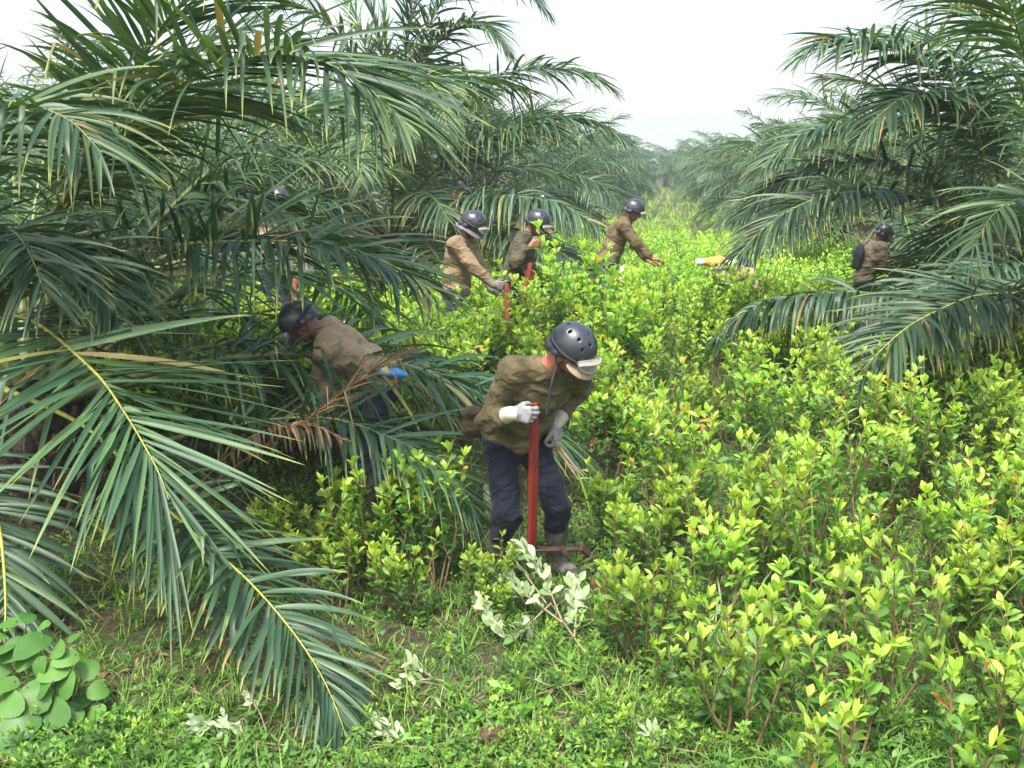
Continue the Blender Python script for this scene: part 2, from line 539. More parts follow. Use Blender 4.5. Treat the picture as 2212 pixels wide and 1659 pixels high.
B_ = dict
heroesA = [
    B_(pts=[(20, 620, 6.3), (110, 470, 6.15), (210, 345, 5.95), (340, 215, 5.6), (470, 150, 5.3), (580, 118, 5.1), (700, 135, 4.9), (800, 195, 4.75), (870, 260, 4.65)],
       spacing=0.0220, Lmax=.92, W=0.034, seed=1, droop=.055, kinkp=.18, plume=1.0, tone0=.6, start=.2, rad0=.026, rmat=M['rachis_g']),
    B_(pts=[(-60, 690, 6.0), (60, 690, 5.5), (195, 795, 5.0), (265, 885, 4.75), (335, 1005, 4.5), (365, 1080, 4.4)],
       spacing=.029, Lmax=.98, W=.033, seed=2, droop=.016, kinkp=.14, plume=.5, a0=82, tone0=.55, start=.2, rad0=.018, amin=10, endf=.85),
    B_(pts=[(-40, 820, 5.9), (180, 920, 5.3), (330, 1070, 4.85), (430, 1162, 4.55), (540, 1258, 4.25), (640, 1375, 4.0), (705, 1480, 3.83), (752, 1600, 3.7)],
       spacing=0.0264, Lmax=.50, W=0.033, seed=17, droop=.05, kinkp=.3, plume=1.4, a0=75, tone0=.35, start=.32, rad0=.016, amin=18, endf=.5),
    B_(pts=[(40, 640, 6.5), (200, 560, 6.5), (380, 530, 6.4), (535, 521, 6.2), (651, 522, 6.0), (720, 527, 5.9), (801, 553, 5.8), (870, 585, 5.7), (930, 625, 5.6)],
       spacing=0.0229, Lmax=.8, W=0.033, seed=3, droop=.05, kinkp=.25, plume=1.1, tone0=.45, start=.15, rad0=.02),
    B_(pts=[(-80, 900, 5.5), (-30, 1050, 5.0), (0, 1150, 4.8), (12, 1300, 4.6), (5, 1440, 4.4)],
       spacing=.028, Lmax=.6, W=.035, seed=4, droop=.05, kinkp=.1, plume=.5, tone0=.15, start=.2, rad0=.02),
    B_(pts=[(330, 960, 6.1), (450, 930, 6.0), (600, 905, 5.9), (720, 905, 5.8), (830, 940, 5.65), (920, 985, 5.5), (990, 1050, 5.38), (1030, 1110, 5.32)],
       spacing=0.0264, Lmax=.62, W=0.029, seed=5, droop=.05, kinkp=.3, plume=1.0, tone0=.3, start=.1, rad0=.016, rmat=M['rachis_g']),
    B_(pts=[(10, 640, 6.4), (120, 480, 6.4), (215, 330, 6.25), (290, 160, 6.05), (380, 20, 5.9), (500, -80, 5.7), (650, -90, 5.5)],
       spacing=0.0246, Lmax=.85, W=0.033, seed=6, droop=.05, kinkp=.2, plume=1.0, tone0=.7, start=.2, rad0=.026, rmat=M['rachis_g']),
    B_(pts=[(-40, 560, 6.0), (-60, 380, 5.3), (-20, 260, 4.9), (60, 230, 4.6), (150, 260, 4.4), (220, 330, 4.3)],
       spacing=0.0282, Lmax=.75, W=0.030, seed=8, droop=.06, kinkp=.2, plume=.9, tone0=.5, start=.3, rad0=.02, rmat=M['rachis_g']),
    B_(pts=[(30, 660, 6.5), (70, 560, 6.0), (130, 540, 5.7), (210, 600, 5.5), (260, 690, 5.4)],
       spacing=0.0246, Lmax=.6, W=0.033, seed=14, droop=.08, kinkp=.2, plume=1, tone0=.2, start=.1, rad0=.018, rmat=M['rachis_g']),
    B_(pts=[(10, 680, 6.4), (-10, 560, 6.0), (20, 500, 5.6), (60, 540, 5.3), (100, 640, 5.1)],
       spacing=0.0264, Lmax=.65, W=0.033, seed=15, droop=.08, kinkp=.2, plume=1, tone0=.25, start=.1, rad0=.018, rmat=M['rachis_g']),
    B_(pts=[(80, 660, 6.9), (260, 520, 7.2), (420, 430, 7.2), (540, 420, 7.1), (640, 470, 7.0), (700, 540, 6.9)],
       spacing=0.0264, Lmax=.7, W=0.034, seed=16, droop=.08, kinkp=.2, plume=1, tone0=.2, start=.15, rad0=.018, rmat=M['rachis_g']),
    B_(pts=[(380, 1110, 5.9), (520, 1000, 5.6), (620, 935, 5.5), (700, 880, 5.42), (770, 825, 5.4), (830, 785, 5.4), (880, 765, 5.4)], name='dead_frond', label='brown dried frond crossing in front of the stooping worker',
       spacing=.020, Lmax=.44, W=.010, seed=10, droop=.02, kinkp=.2, plume=.5, a0=64, tone0=.4, start=.35, rad0=.012, mat=M['palm_dead'], rmat=M['rachis_b']),
    B_(pts=[(400, 1080, 5.6), (520, 960, 5.45), (600, 925, 5.4), (680, 920, 5.35), (740, 950, 5.3)], name='dead_frond', label='short withered brown frond tip below the dried one',
       spacing=.028, Lmax=.2, W=.018, seed=12, droop=.3, kinkp=.5, plume=1.2, tone0=.3, start=.35, rad0=.012, mat=M['palm_dead'], rmat=M['rachis_b']),
]
palm(-3.2, 6.4, 'nearest oil palm, at left edge, its long fronds hanging over the cleared ground', 40, nf=34, skip=((262, 395),), rz=20, heroes=heroesA, lowcut=-0)

heroesR = [
    B_(pts=[(2420, 700, 9.3), (2300, 650, 9.0), (2212, 635, 8.8), (2104, 640, 8.5), (2001, 683, 8.2), (1943, 720, 8.0), (1880, 780, 7.85), (1840, 830, 7.75)],
       spacing=0.023, Lmax=.9, W=0.035, seed=21, droop=.07, kinkp=.2, plume=.9, tone0=.4, start=.12, rad0=.02),
    B_(pts=[(2420, 640, 10.0), (2250, 610, 9.9), (2080, 615, 9.8), (1932, 632, 9.6), (1795, 632, 9.4), (1657, 652, 9.2), (1590, 690, 9.1), (1550, 730, 9.05)],
       spacing=0.026, Lmax=.6, W=0.046, seed=22, droop=.35, kinkp=.4, plume=1.2, tone0=.05, start=.2, rad0=.02, rmat=M['rachis_g']),
    B_(pts=[(2420, 640, 10.6), (2230, 575, 10.2), (2080, 590, 9.8), (1960, 650, 9.4), (1880, 720, 9.1), (1830, 790, 8.9)],
       spacing=.028, Lmax=.75, W=.042, seed=25, droop=.16, kinkp=.35, plume=1.0, tone0=.05, start=.15, rad0=.02, rmat=M['rachis_g']),
    B_(pts=[(2420, 620, 10.2), (2300, 560, 10.0), (2190, 580, 9.8), (2110, 660, 9.5), (2080, 760, 9.3)],
       spacing=.028, Lmax=.75, W=.042, seed=26, droop=.16, kinkp=.3, plume=1.0, tone0=.05, start=.15, rad0=.02, rmat=M['rachis_g']),
    B_(pts=[(2420, 620, 8.8), (2350, 500, 8.0), (2262, 270, 7.2), (2215, 127, 6.8), (2190, 40, 6.5), (2150, -60, 6.2), (2080, -120, 6.0)],
       spacing=0.026, Lmax=.72, W=0.035, seed=23, droop=.08, kinkp=.1, plume=.6, tone0=.95, start=.25, rad0=.02, rmat=M['rachis_g'], upv=(-.5, -.6, .6)),
    B_(pts=[(2420, 640, 8.9), (2350, 520, 8.3), (2270, 440, 8.0), (2200, 430, 7.7), (2140, 470, 7.5), (2100, 540, 7.4)],
       spacing=0.035, Lmax=.72, W=0.038, seed=24, droop=.06, kinkp=.1, plume=.8, tone0=.8, start=.25, rad0=.02, rmat=M['rachis_g']),
]
palm(5.6, 9.3, 'oil palm beyond the right edge whose low dark fronds sweep over the shrubs', 41, nf=30, skip=((140, 268),), rz=60, heroes=heroesR)
heroesB = [
    B_(pts=[(2150, 560, 11.3), (2080, 470, 11.1), (2000, 425, 10.9), (1915, 414, 10.7), (1846, 413, 10.5), (1760, 430, 10.3), (1692, 463, 10.1), (1640, 502, 10.0), (1595, 550, 9.9)],
       spacing=0.023, Lmax=.78, W=0.038, seed=31, droop=0.078, kinkp=.15, plume=.9, tone0=.35, start=.2, rad0=.02),
    B_(pts=[(2170, 520, 11.4), (2150, 350, 11.2), (2110, 235, 11.0), (2050, 165, 10.7), (1975, 120, 10.4), (1915, 95, 10.2), (1850, 85, 10.0), (1785, 88, 9.8), (1735, 120, 9.7)],
       spacing=0.026, Lmax=.8, W=0.042, seed=32, droop=0.090, kinkp=.2, plume=1.1, tone0=.35, start=.2, rad0=.026, rmat=M['rachis_g']),
    B_(pts=[(2160, 530, 11.4), (2130, 350, 11.1), (2088, 240, 10.7), (2020, 205, 10.3), (1965, 205, 10.1), (1915, 235, 9.9), (1860, 290, 9.8)],
       spacing=0.025, Lmax=.8, W=0.038, seed=33, droop=0.078, kinkp=.15, plume=.9, tone0=.45, start=.25, rad0=.022, rmat=M['rachis']),
    B_(pts=[(2150, 540, 11.6), (2080, 360, 12), (1975, 282, 12.2), (1868, 262, 12.2), (1791, 270, 12.1), (1735, 291, 12), (1678, 330, 11.9), (1640, 370, 11.8)],
       spacing=0.026, Lmax=.8, W=0.042, seed=34, droop=0.084, kinkp=.15, plume=.9, tone0=.45, start=.2, rad0=.02),
    B_(pts=[(2150, 560, 11.6), (2060, 460, 12), (1960, 370, 12.2), (1850, 350, 12.2), (1750, 370, 12.1), (1650, 420, 12), (1600, 470, 11.9)],
       spacing=0.026, Lmax=.8, W=0.042, seed=35, droop=0.084, kinkp=.15, plume=.9, tone0=.25, start=.2, rad0=.02, rmat=M['rachis_g']),
]
palm(5.75, 11.6, 'dark oil palm on the right with arching fronds over the worker carrying a pack', 42, nf=30, skip=((225, 300), (130, 225)), rz=10, heroes=heroesB)

heroesC = [
    B_(pts=[(862, 420, 17), (885, 200, 16.8), (930, 50, 16.6), (990, -30, 16.4), (1060, -55, 16.2), (1130, -30, 16.0), (1185, 30, 15.9)], spacing=.036, Lmax=.85, W=.045, seed=61, droop=.09, plume=1, tone0=.3, rad0=.025, M_=5, rmat=M['rachis_g']),
    B_(pts=[(850, 420, 17), (800, 200, 16.9), (735, 80, 16.8), (660, 20, 16.7), (590, 15, 16.6), (530, 60, 16.5)], spacing=.036, Lmax=.85, W=.045, seed=62, droop=.09, plume=1, tone0=.3, rad0=.025, M_=5, rmat=M['rachis_g']),
    B_(pts=[(858, 420, 17), (868, 220, 17.0), (885, 60, 17.0), (915, -60, 16.9), (950, -120, 16.8)], spacing=.036, Lmax=.8, W=.045, seed=63, droop=.05, plume=.9, tone0=.5, rad0=.03, M_=5, rmat=M['rachis_g']),
    B_(pts=[(850, 420, 17), (838, 200, 17.2), (812, 60, 17.2), (775, -40, 17.2)], spacing=.036, Lmax=.75, W=.045, seed=64, droop=.05, plume=.9, tone0=.6, rad0=.03, M_=5, rmat=M['rachis_g']),
    B_(pts=[(870, 420, 17), (930, 280, 16.7), (1000, 200, 16.4), (1072, 166, 16.1), (1137, 152, 15.9), (1214, 148, 15.7), (1272, 162, 15.5), (1325, 192, 15.4)], spacing=0.036, Lmax=.85, W=0.045, seed=51, droop=0.078, plume=1, tone0=.5, rad0=.025, M_=5, rmat=M['rachis_g']),
    B_(pts=[(860, 420, 17), (880, 250, 16.8), (920, 130, 16.6), (965, 68, 16.4), (1015, 48, 16.2), (1060, 62, 16), (1095, 110, 15.9)], spacing=0.036, Lmax=.85, W=0.045, seed=52, droop=0.078, plume=1, tone0=.5, rad0=.025, M_=5, rmat=M['rachis_g']),
    B_(pts=[(860, 420, 17), (880, 270, 16.5), (905, 190, 15.7), (930, 178, 15), (946, 200, 14.5), (958, 240, 14.2), (970, 290, 14)], spacing=0.032, Lmax=.75, W=0.041, seed=53, droop=.1, plume=.6, tone0=.6, rad0=.025, M_=5),
    B_(pts=[(880, 430, 17), (960, 350, 16.6), (1079, 290, 16), (1137, 268, 15.7), (1214, 254, 15.4), (1292, 268, 15.2), (1350, 305, 15)], spacing=0.036, Lmax=.85, W=0.045, seed=54, droop=0.090, plume=1, tone0=.4, rad0=.025, M_=5, rmat=M['rachis_g']),
    B_(pts=[(850, 430, 17), (820, 320, 16.2), (795, 290, 15.4), (786, 316, 14.8), (781, 355, 14.4), (779, 400, 14.2)], spacing=0.032, Lmax=.75, W=0.038, seed=55, droop=.1, plume=.5, tone0=.7, rad0=.02, M_=5),
    B_(pts=[(845, 430, 17), (838, 250, 17), (834, 120, 17), (828, 0, 17), (824, -60, 17)], spacing=0.040, Lmax=.6, W=0.038, seed=56, droop=.0, plume=.1, amin=5, tone0=.8, rad0=.04, M_=5, mat=M['palm_young'], rmat=M['rachis_g'], name='spear_leaf', kinkp=0),
    B_(pts=[(845, 430, 17.2), (815, 220, 17.2), (785, 90, 17.1), (750, 0, 17), (690, -50, 16.9)], spacing=0.040, Lmax=.7, W=0.038, seed=57, droop=.05, plume=.6, tone0=.8, rad0=.03, M_=5, mat=M['palm_young'], rmat=M['rachis_g'], kinkp=.05),
    B_(pts=[(870, 470, 16.8), (950, 440, 15.6), (1050, 425, 14.4), (1130, 425, 13.8), (1220, 445, 13.3), (1300, 495, 12.9)], spacing=0.028, Lmax=.75, W=0.045, seed=58, droop=.25, plume=1, tone0=.35, rad0=.02, M_=8, kinkp=.4),
    B_(pts=[(880, 520, 16.6), (980, 500, 15.2), (1090, 500, 14.2), (1190, 535, 13.5), (1260, 580, 13.1), (1310, 640, 12.8)], spacing=0.028, Lmax=.7, W=0.041, seed=59, droop=.12, plume=.6, tone0=.35, rad0=.02, M_=8),
    B_(pts=[(840, 470, 16.8), (760, 440, 15.6), (690, 450, 14.6), (620, 490, 14), (570, 540, 13.7)], spacing=0.032, Lmax=.75, W=0.041, seed=60, droop=0.090, plume=1, tone0=.2, rad0=.02, M_=5, rmat=M['rachis_g']),
]
palm(-2.05, 17.2, 'tall palm with an upright spear leaf behind the row of workers, left of the gap', 44, nf=34, rz=33, heroes=heroesC, skip=())
palm(-4.6, 11.6, 'oil palm in the thicket behind the nearest palm on the left', 46, nf=32, rz=80, skip=((300, 372),))
palm(-7.2, 8.6, 'oil palm partly cut by the left edge, behind the nearest palm', 48, nf=30, rz=10)
palm(-6.6, 15.5, 'oil palm deep in the left thicket showing only its upper fronds', 50, nf=30, rz=140)
palm(-0.6, 25.5, 'second palm from the spear-leaf palm along the left side of the gap', 51, nf=30, rz=200, name='oil_palm')
palm(7.9, 20.4, 'pale grey-green palm behind the dark palm on the right', 45, nf=30, rz=15)
palm(10.5, 14.2, 'oil palm at the right edge behind the dark one', 47, nf=26, rz=75)
palm(9.2, 29.0, 'third palm from the right edge along the right side of the gap', 52, nf=28, rz=35)
ORD = ['first', 'second', 'third', 'fourth', 'fifth', 'sixth', 'seventh', 'eighth', 'ninth', 'tenth', 'eleventh', 'twelfth']
k = 0
for i in range(9):
    y = 34.3 + 9 * i
    far_palm(.8 + .152 * (y - 34.3) + rng.normal(0, .3), y, f'{ORD[i]} of the hazy palms receding along the left side of the gap', i, rng.uniform(.92, 1.1))
for i in range(9):
    y = 38 + 9 * i
    far_palm(10.6 + .135 * (y - 38) + rng.normal(0, .3), y, f'{ORD[i]} of the hazy palms receding along the right side of the gap', i + 2, rng.uniform(.92, 1.1))
far_palm(18.2, 112, 'farthest hazy palm closing the left half of the gap', 3, 1.15)
far_palm(14.6, 96, 'hazy palm standing in the mouth of the gap', 5, 1.0)
n = 0
for (x, y) in [(-4.5, 23.5), (-9.8, 21), (-8.6, 30), (-13, 27), (-6.5, 38), (-15, 38), (-3.5, 31.5), (-12, 15.5)]:
    far_palm(x, y, 'palm behind the left thicket whose crown alone shows', n, rng.uniform(.95, 1.12), 'palms behind the left thicket'); n += 1
for (x, y) in [(15.5, 24), (17.5, 33), (14, 40), (20.5, 44), (17, 18), (19, 55)]:
    far_palm(x, y, 'palm behind the right-hand palms whose crown alone shows', n, rng.uniform(.95, 1.12), 'palms behind the right row'); n += 1

# ------------------------------------------------------------------ shrubs
PROF_L = {4: [.10, .62, 1.0, .82, .03], 3: [.15, .85, .9, .04], 2: [.2, 1, .05]}


def shrub_geo(seed, H=.95, nst=7, spread=.32, leafL=.078, M_=4, two=True, dens=1.0, wide=1.0):
    g = np.random.default_rng(seed)
    st = []; P = []; D = []; T = []; Ls = []
    for i in range(nst):
        a = g.uniform(0, 6.283); lean = g.uniform(.05, 1) * spread
        base = np.array([math.cos(a), math.sin(a), 0]) * g.uniform(.01, .06)
        h = H * g.uniform(.72, 1.0)
        top = base + np.array([math.cos(a) * lean, math.sin(a) * lean, h])
        mid = (base + top) / 2 + np.array([math.cos(a), math.sin(a), 0]) * lean * .15 + g.normal(0, .015, 3)
        C = catmull([base, mid, top], 9)
        st.append(tube(C, np.linspace(.0075, .0025, 9), 4))
        br = [(C, .30)]
        for b in range(g.integers(2, 5)):
            f = g.uniform(.3, .8); j = int(f * 8)
            p0 = C[j]; a2 = g.uniform(0, 6.283); l = g.uniform(.14, .32) * H
            d = nrm(np.array([math.cos(a2), math.sin(a2), g.uniform(1.2, 3.2)]))
            B = catmull([p0, p0 + d * l * .5 + [0, 0, -.005], p0 + d * l + np.array([0, 0, .03])], 5)
            st.append(tube(B, np.linspace(.0045, .002, 5), 3))
            br.append((B, .1))
        for C2, st0 in br:
            s = np.linalg.norm(np.diff(C2, axis=0), axis=1).sum()
            m = max(4, int(s * (1 - st0) / .024 * dens))
            u = st0 + (1 - st0) * (np.arange(m) + .5) / m
            m2 = max(2, int(5 * dens)); u = np.r_[u, np.full(m2, .985)]
            idx = u * (len(C2) - 1)
            i0 = np.clip(idx.astype(int), 0, len(C2) - 2); fr = (idx - i0)[:, None]
            p = C2[i0] * (1 - fr) + C2[i0 + 1] * fr
            tt = nrm(C2[i0 + 1] - C2[i0])
            n_ = len(u)
            a3 = np.arange(n_) * 2.4 + g.uniform(0, 6) + g.normal(0, .3, n_)
            r_ = np.stack([np.cos(a3), np.sin(a3), np.zeros(n_)], 1)
            up = np.where(u > .95, g.uniform(1.1, 3.0, n_), g.uniform(.35, 1.5, n_))
            d = nrm(r_ + tt * up[:, None])
            P.append(p); D.append(d)
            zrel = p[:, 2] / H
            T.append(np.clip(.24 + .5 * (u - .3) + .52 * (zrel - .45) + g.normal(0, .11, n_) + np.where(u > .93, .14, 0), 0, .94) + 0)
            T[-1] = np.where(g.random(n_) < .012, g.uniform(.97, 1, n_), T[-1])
            Ls.append(leafL * np.where(u > .95, g.uniform(.55, 1.0, n_), g.uniform(.7, 1.2, n_)))
    P = np.concatenate(P); D = np.concatenate(D); T = np.concatenate(T); Ls = np.concatenate(Ls)
    n = len(P)
    N0 = np.array([0, 0, 1.0]) - D * D[:, 2:3]
    N0 = nrm(N0 + g.normal(0, .35, (n, 3)))
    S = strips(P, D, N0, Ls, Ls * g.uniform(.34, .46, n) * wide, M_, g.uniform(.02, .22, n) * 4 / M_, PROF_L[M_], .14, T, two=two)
    return S, joinVF(st)


NV = 14
LEG = []
SH = []
for v in range(NV):
    H = [1.0, .85, .92, 1.08, .75, .95, 1.02, .88, .7, .98, .6, .9, 1.05, .8][v]
    S, st = shrub_geo(500 + v, H, nst=5 + v % 4, spread=.20 + .05 * (v % 4))
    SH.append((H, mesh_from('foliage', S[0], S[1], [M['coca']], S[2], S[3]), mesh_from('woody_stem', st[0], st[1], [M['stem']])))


for v in range(8):
    H = [.7, .55, .9, .8, .45, .6, 1.0, .75][v]
    S, st = shrub_geo(560 + v, H, nst=2 + v % 3, spread=.28, dens=.75, leafL=.078)
    LEG.append((H, mesh_from('foliage', S[0], S[1], [M['coca']], S[2], S[3]), mesh_from('woody_stem', st[0], st[1], [M['stem']])))


def shrub(x, y, h, label, group, v=None, s=None, leggy=False):
    if leggy:
        SHL = LEG
    else:
        SHL = SH
    if v is None:
        v = int(np.argmin([abs(q[0] - h) + random.uniform(0, .2) for q in SHL]))
    H, lf, stm = SHL[v]
    s = h / H
    t = thing('leafy_shrub', label, 'shrub', (x, y, float(gz(x, y)) - .01), group, rz=random.uniform(0, 6.28))
    t.scale = (s * random.uniform(.92, 1.1), s * random.uniform(.92, 1.1), s)
    t.rotation_euler = (random.uniform(-.08, .08), random.uniform(-.08, .08), random.uniform(0, 6.28))
    obj('foliage', lf, t); obj('woody_stem', stm, t)
    return t


keep = []   # (x, y, r) places kept free


def free(x, y):
    for a, b, r in keep:
        if (x - a) ** 2 + (y - b) ** 2 < r * r:
            return False
    return True


def field(x, y):
    """does the shrub field cover this spot?"""
    if y < 3.5 and x < .95: return False
    if y < 4.7 and x < .45 + (.35 if y < 3.9 else 0): return False
    if y < 6.6 and x < .62: return False
    if 4.7 <= y < 7.0 and x < .62 + .28 * math.sin((y - 4.7) / 2.3 * math.pi): return False
    if y < 7.2 and x < -.25: return False
    if y < 7.2 and x < .2: return False
    if x < -3.6 and y < 13: return False
    if x < -.9 - .0 * y and y > 13.5: return False
    if x > 4.6 and y < 8.2 and y > 6.8: return False
    lim = 4.9 + max(0, (y - 13)) * .12
    if x > lim + 1.5 and y > 9: return False
    if y > 14 and (x < -2.05 + .152 * (y - 17) + 1.5 or x > 5.75 + .14 * (y - 11.6) + .4): return False
    return True


keep += [(-.44, 9.9, .28), (.22, 10.9, .28), (1.5, 12.4, .32), (3.55, 11.9, .4), (5.1, 14.0, .4), (-1.5, 6.6, .42), (-1.1, 6.7, .3), (.1, 5.5, .5),
         (-2.7, 12.3, .4), (-.9, 15.5, .4), (.4, 15, .4)]
pts = []
y = 3.15
outer = []
while y < 22:
    sp = .40 if y > 4.8 else .38
    x = -4.2
    xmax = .9 * y + 2.0
    while x < xmax:
        X = x + rng.uniform(-.19, .19); Y = y + rng.uniform(-.19, .19)
        if .56 * Y + .5 <= abs(X) and field(X, Y) and Y < 14: outer.append((X, Y))
        if field(X, Y) and free(X, Y) and rng.random() < .86 + .35 * math.sin(X * 2.1 + 2 * math.sin(Y * 1.3)) * math.sin(Y * 1.9 + X) and abs(X) < .56 * Y + .5:
            pts.append((X, Y))
        x += sp
    y += sp
pts.sort(key=lambda p: p[1])


def zone(x, y):
    px = 1106 + x / y * K
    if y < 5.1 and px < 1560: return 'low shrub at the near edge of the field, right of the uprooted branch', 'shrubs at the near edge'
    if y < 5.1: return 'shrub in the bottom right corner of the field, bare stems showing', 'shrubs in the bottom right corner'
    if y < 7.6 and px > 1250 and px < 1700: return 'dense yellow-green shrub just right of the foreground worker', 'shrubs right of the foreground worker'
    if y < 7.6 and px >= 1700: return 'dense yellow-green shrub below the low fronds at right', 'shrubs below the right fronds'
    if px < 1000 and y < 10: return 'bright shrub behind the stooping worker on the left', 'shrubs behind the stooping worker'
    if px < 1420 and y < 10: return 'bright shrub between the foreground worker and the men behind', 'shrubs in front of the back row'
    if px >= 1420 and y < 10: return 'bright shrub in the middle of the field, right of the foreground helmet', 'shrubs in the middle of the field'
    if px < 1420: return 'shrub standing among the back row of workers', 'shrubs among the back row'
    return 'small-looking shrub in the far part of the field before the gap', 'shrubs in the far field'


hand_placed = [  # x, y, h, label
    (-1.32, 5.45, .55, 'shaded shrub farthest left in the clump, below the brown dried frond'),
    (-1.12, 5.8, .65, 'shrub standing before the stooping worker\'s boots'),
    (-.85, 6.05, .72, 'shrub standing before the stooping worker\'s trousers'),
    (-.95, 4.98, .52, 'small shaded shrub at the left end of the clump left of the foreground worker'),
    (-.60, 4.92, .50, 'low leafy shrub at the front of the clump left of the foreground worker'),
    (.62, 10.3, 1.6, 'head-high slender shrub standing between the worker in dark olive and the one in khaki'),
    (.1, 10.0, 1.25, 'tall shrub just in front of the worker in dark olive'),
    (-.30, 9.2, 1.15, 'tall shrub in front of the worker with the grey hat'),
    (1.28, 11.3, 1.15, 'tall shrub in front of the worker reaching forward in khaki'),
    (1.62, 11.5, 1.1, 'tall shrub under the outstretched hands of the worker in khaki'),
    (2.60, 10.95, 1.2, 'tall shrub hiding the legs of the worker bent double'),
    (2.02, 10.9, 1.15, 'tall shrub left of the worker bent double'),
    (2.30, 10.9, 1.22, 'tall shrub in front of the worker bent double'),
    (-.78, 5.25, .78, 'broad-leaved green shrub in shade left of the foreground worker, nearest to the palm'),
    (-.42, 5.30, .86, 'fuller green shrub left of the foreground worker, in front of his right leg'),
    (-.58, 5.65, .8, 'green shrub just behind the fuller one left of the foreground worker'),
    (-.98, 5.45, .5, 'shaded shrub under the brown dried frond'),
    (-.14, 5.0, .42, 'lower shrub beside the foreground worker\'s right boot'),
    (-.08, 4.78, .26, 'small shrub in front of the foreground worker\'s boots'),
    (.50, 4.62, .26, 'knee-high shrub right of the red lever\'s steel jaw'),
    (.20, 4.42, .18, 'small shrub just below the steel jaw of the red lever'),
    (.62, 4.32, .62, 'tall sparse shrub with a bare pale stem at the edge of the clearing'),
    (.62, 5.95, .55, 'shrub right behind the foreground worker\'s left hand'),
    (.75, 5.25, .62, 'shrub at the right of the small grassy gap beside the foreground worker'),
]
for x, y, h, lab in hand_placed:
    shrub(x, y, h, lab, None)
    o = None
NMAX = 300 - len(hand_placed)
near, farp = pts[:NMAX], pts[NMAX:]
print('shrub sites', len(pts), 'nearest kept to y', near[-1][1])
for X, Y in near:
    h = float(np.interp(Y, [4, 5, 7, 10, 14], [.62, .76, .92, 1.0, .92]) * rng.uniform(.66, 1.22))
    if X > 1.8 and Y < 8.0: h *= 1.05
    lab, gr = zone(X, Y)
    if Y < 4.7: h = float(rng.uniform(.42, .80)) * (.8 if X < .9 else 1)
    if 7.8 < Y < 10.6 and X > 1.5: h *= .80
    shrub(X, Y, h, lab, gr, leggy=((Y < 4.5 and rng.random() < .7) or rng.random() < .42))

# the rest of the field: one mass
FG = [shrub_geo(700 + v, .9, nst=5, spread=.25, leafL=.085, M_=2, two=False, dens=.45, wide=1.2)[0] for v in range(6)]
parts = []
for X, Y in farp:
    V, F, T, A = FG[rng.integers(6)]
    a = rng.uniform(0, 6.28); s = rng.uniform(.65, 1.05)
    Rm = np.array([[math.cos(a), -math.sin(a), 0], [math.sin(a), math.cos(a), 0], [0, 0, 1]]) * s
    parts.append((V @ Rm.T + [X, Y, float(gz(X, Y))], F, np.clip(T + rng.normal(0, .08), 0, .94), A))
y = 22
while y < 105:
    sp = .55 + (y - 22) * .008
    xl = -2.05 + .152 * (y - 17) + 1.2; xr = 5.75 + .14 * (y - 11.6) + .6
    x = xl
    while x < xr:
        X = x + rng.uniform(-.3, .3); Y = y + rng.uniform(-.3, .3)
        V, F, T, A = FG[rng.integers(6)]
        if y > 45:
            nq = len(F) // 2; nq -= nq % 2
            F = F[:nq]; V = V[:nq // 2 * 6]; T = T[:len(V)]; A = A[:len(V)]
        a = rng.uniform(0, 6.28); s = rng.uniform(.55, .9) * float(np.interp(y, [22, 40], [1, .5]))
        Rm = np.array([[math.cos(a) * 1.2, -math.sin(a) * 1.2, 0], [math.sin(a) * 1.2, math.cos(a) * 1.2, 0], [0, 0, 1]]) * s
        parts.append((V @ Rm.T + [X, Y, float(gz(X, Y))], F, np.clip(T + rng.normal(0, .08), 0, .94), A))
        x += sp * 1.1
    y += sp
V, F, T, A = join(parts)
o = obj('distant_shrubs', mesh_from('distant_shrubs', V, F, [M['coca']], T, A))
tag(o, 'far part of the shrub field running back through the gap between the palms', 'shrubs', kind='stuff')

FN = [shrub_geo(760 + v, .85, nst=6, spread=.28, M_=3, two=False, dens=.9)[0] for v in range(5)]
parts = []
for X, Y in outer:
    V, F, T, A = FN[rng.integers(5)]
    a = rng.uniform(0, 6.28); s = rng.uniform(.65, 1.05)
    Rm = np.array([[math.cos(a), -math.sin(a), 0], [math.sin(a), math.cos(a), 0], [0, 0, 1]]) * s
    parts.append((V @ Rm.T + [X, Y, float(gz(X, Y))], F, T, A))
print('outer', len(parts))
V, F, T, A = join(parts)
o = obj('outer_shrubs', mesh_from('outer_shrubs', V, F, [M['coca']], T, A))
tag(o, 'continuation of the shrub field past the edges of the view', 'shrubs', kind='stuff')

# ------------------------------------------------------------------ ground
xs = np.unique(np.concatenate([np.linspace(-900, -30, 12), np.linspace(-30, -6, 25), np.linspace(-6, 8, 200), np.linspace(8, 40, 33), np.linspace(40, 900, 12)]))
ys = np.unique(np.concatenate([np.linspace(-60, 2, 12), np.linspace(2, 14, 180), np.linspace(14, 60, 60), np.linspace(60, 1500, 20)]))
GX, GY = np.meshgrid(xs, ys, indexing='ij')
GZ = gz(GX, GY) + .012 * np.sin(GX * 9 + 3 * np.sin(GY * 5)) * np.sin(GY * 8.3) * (np.abs(GX) < 8)
V = np.stack([GX, GY, GZ], -1).reshape(-1, 3)
nx, ny = len(xs), len(ys)
ii, jj = np.meshgrid(np.arange(nx - 1), np.arange(ny - 1), indexing='ij')
a = ii * ny + jj
F = np.stack([a, a + ny, a + ny + 1, a + 1], -1).reshape(-1, 4)
m, nt, N, L = new_mat('soil_and_litter')
n1 = noise(nt, 1.6, 5, .65); n2 = noise(nt, 22, 5, .7)
c = ramp(nt, n2, [(.3, (.022, .014, .009)), (.5, (.050, .032, .021)), (.68, (.11, .078, .050))])
c2 = ramp(nt, n2, [(.3, (.02, .035, .010)), (.7, (.07, .105, .030))])
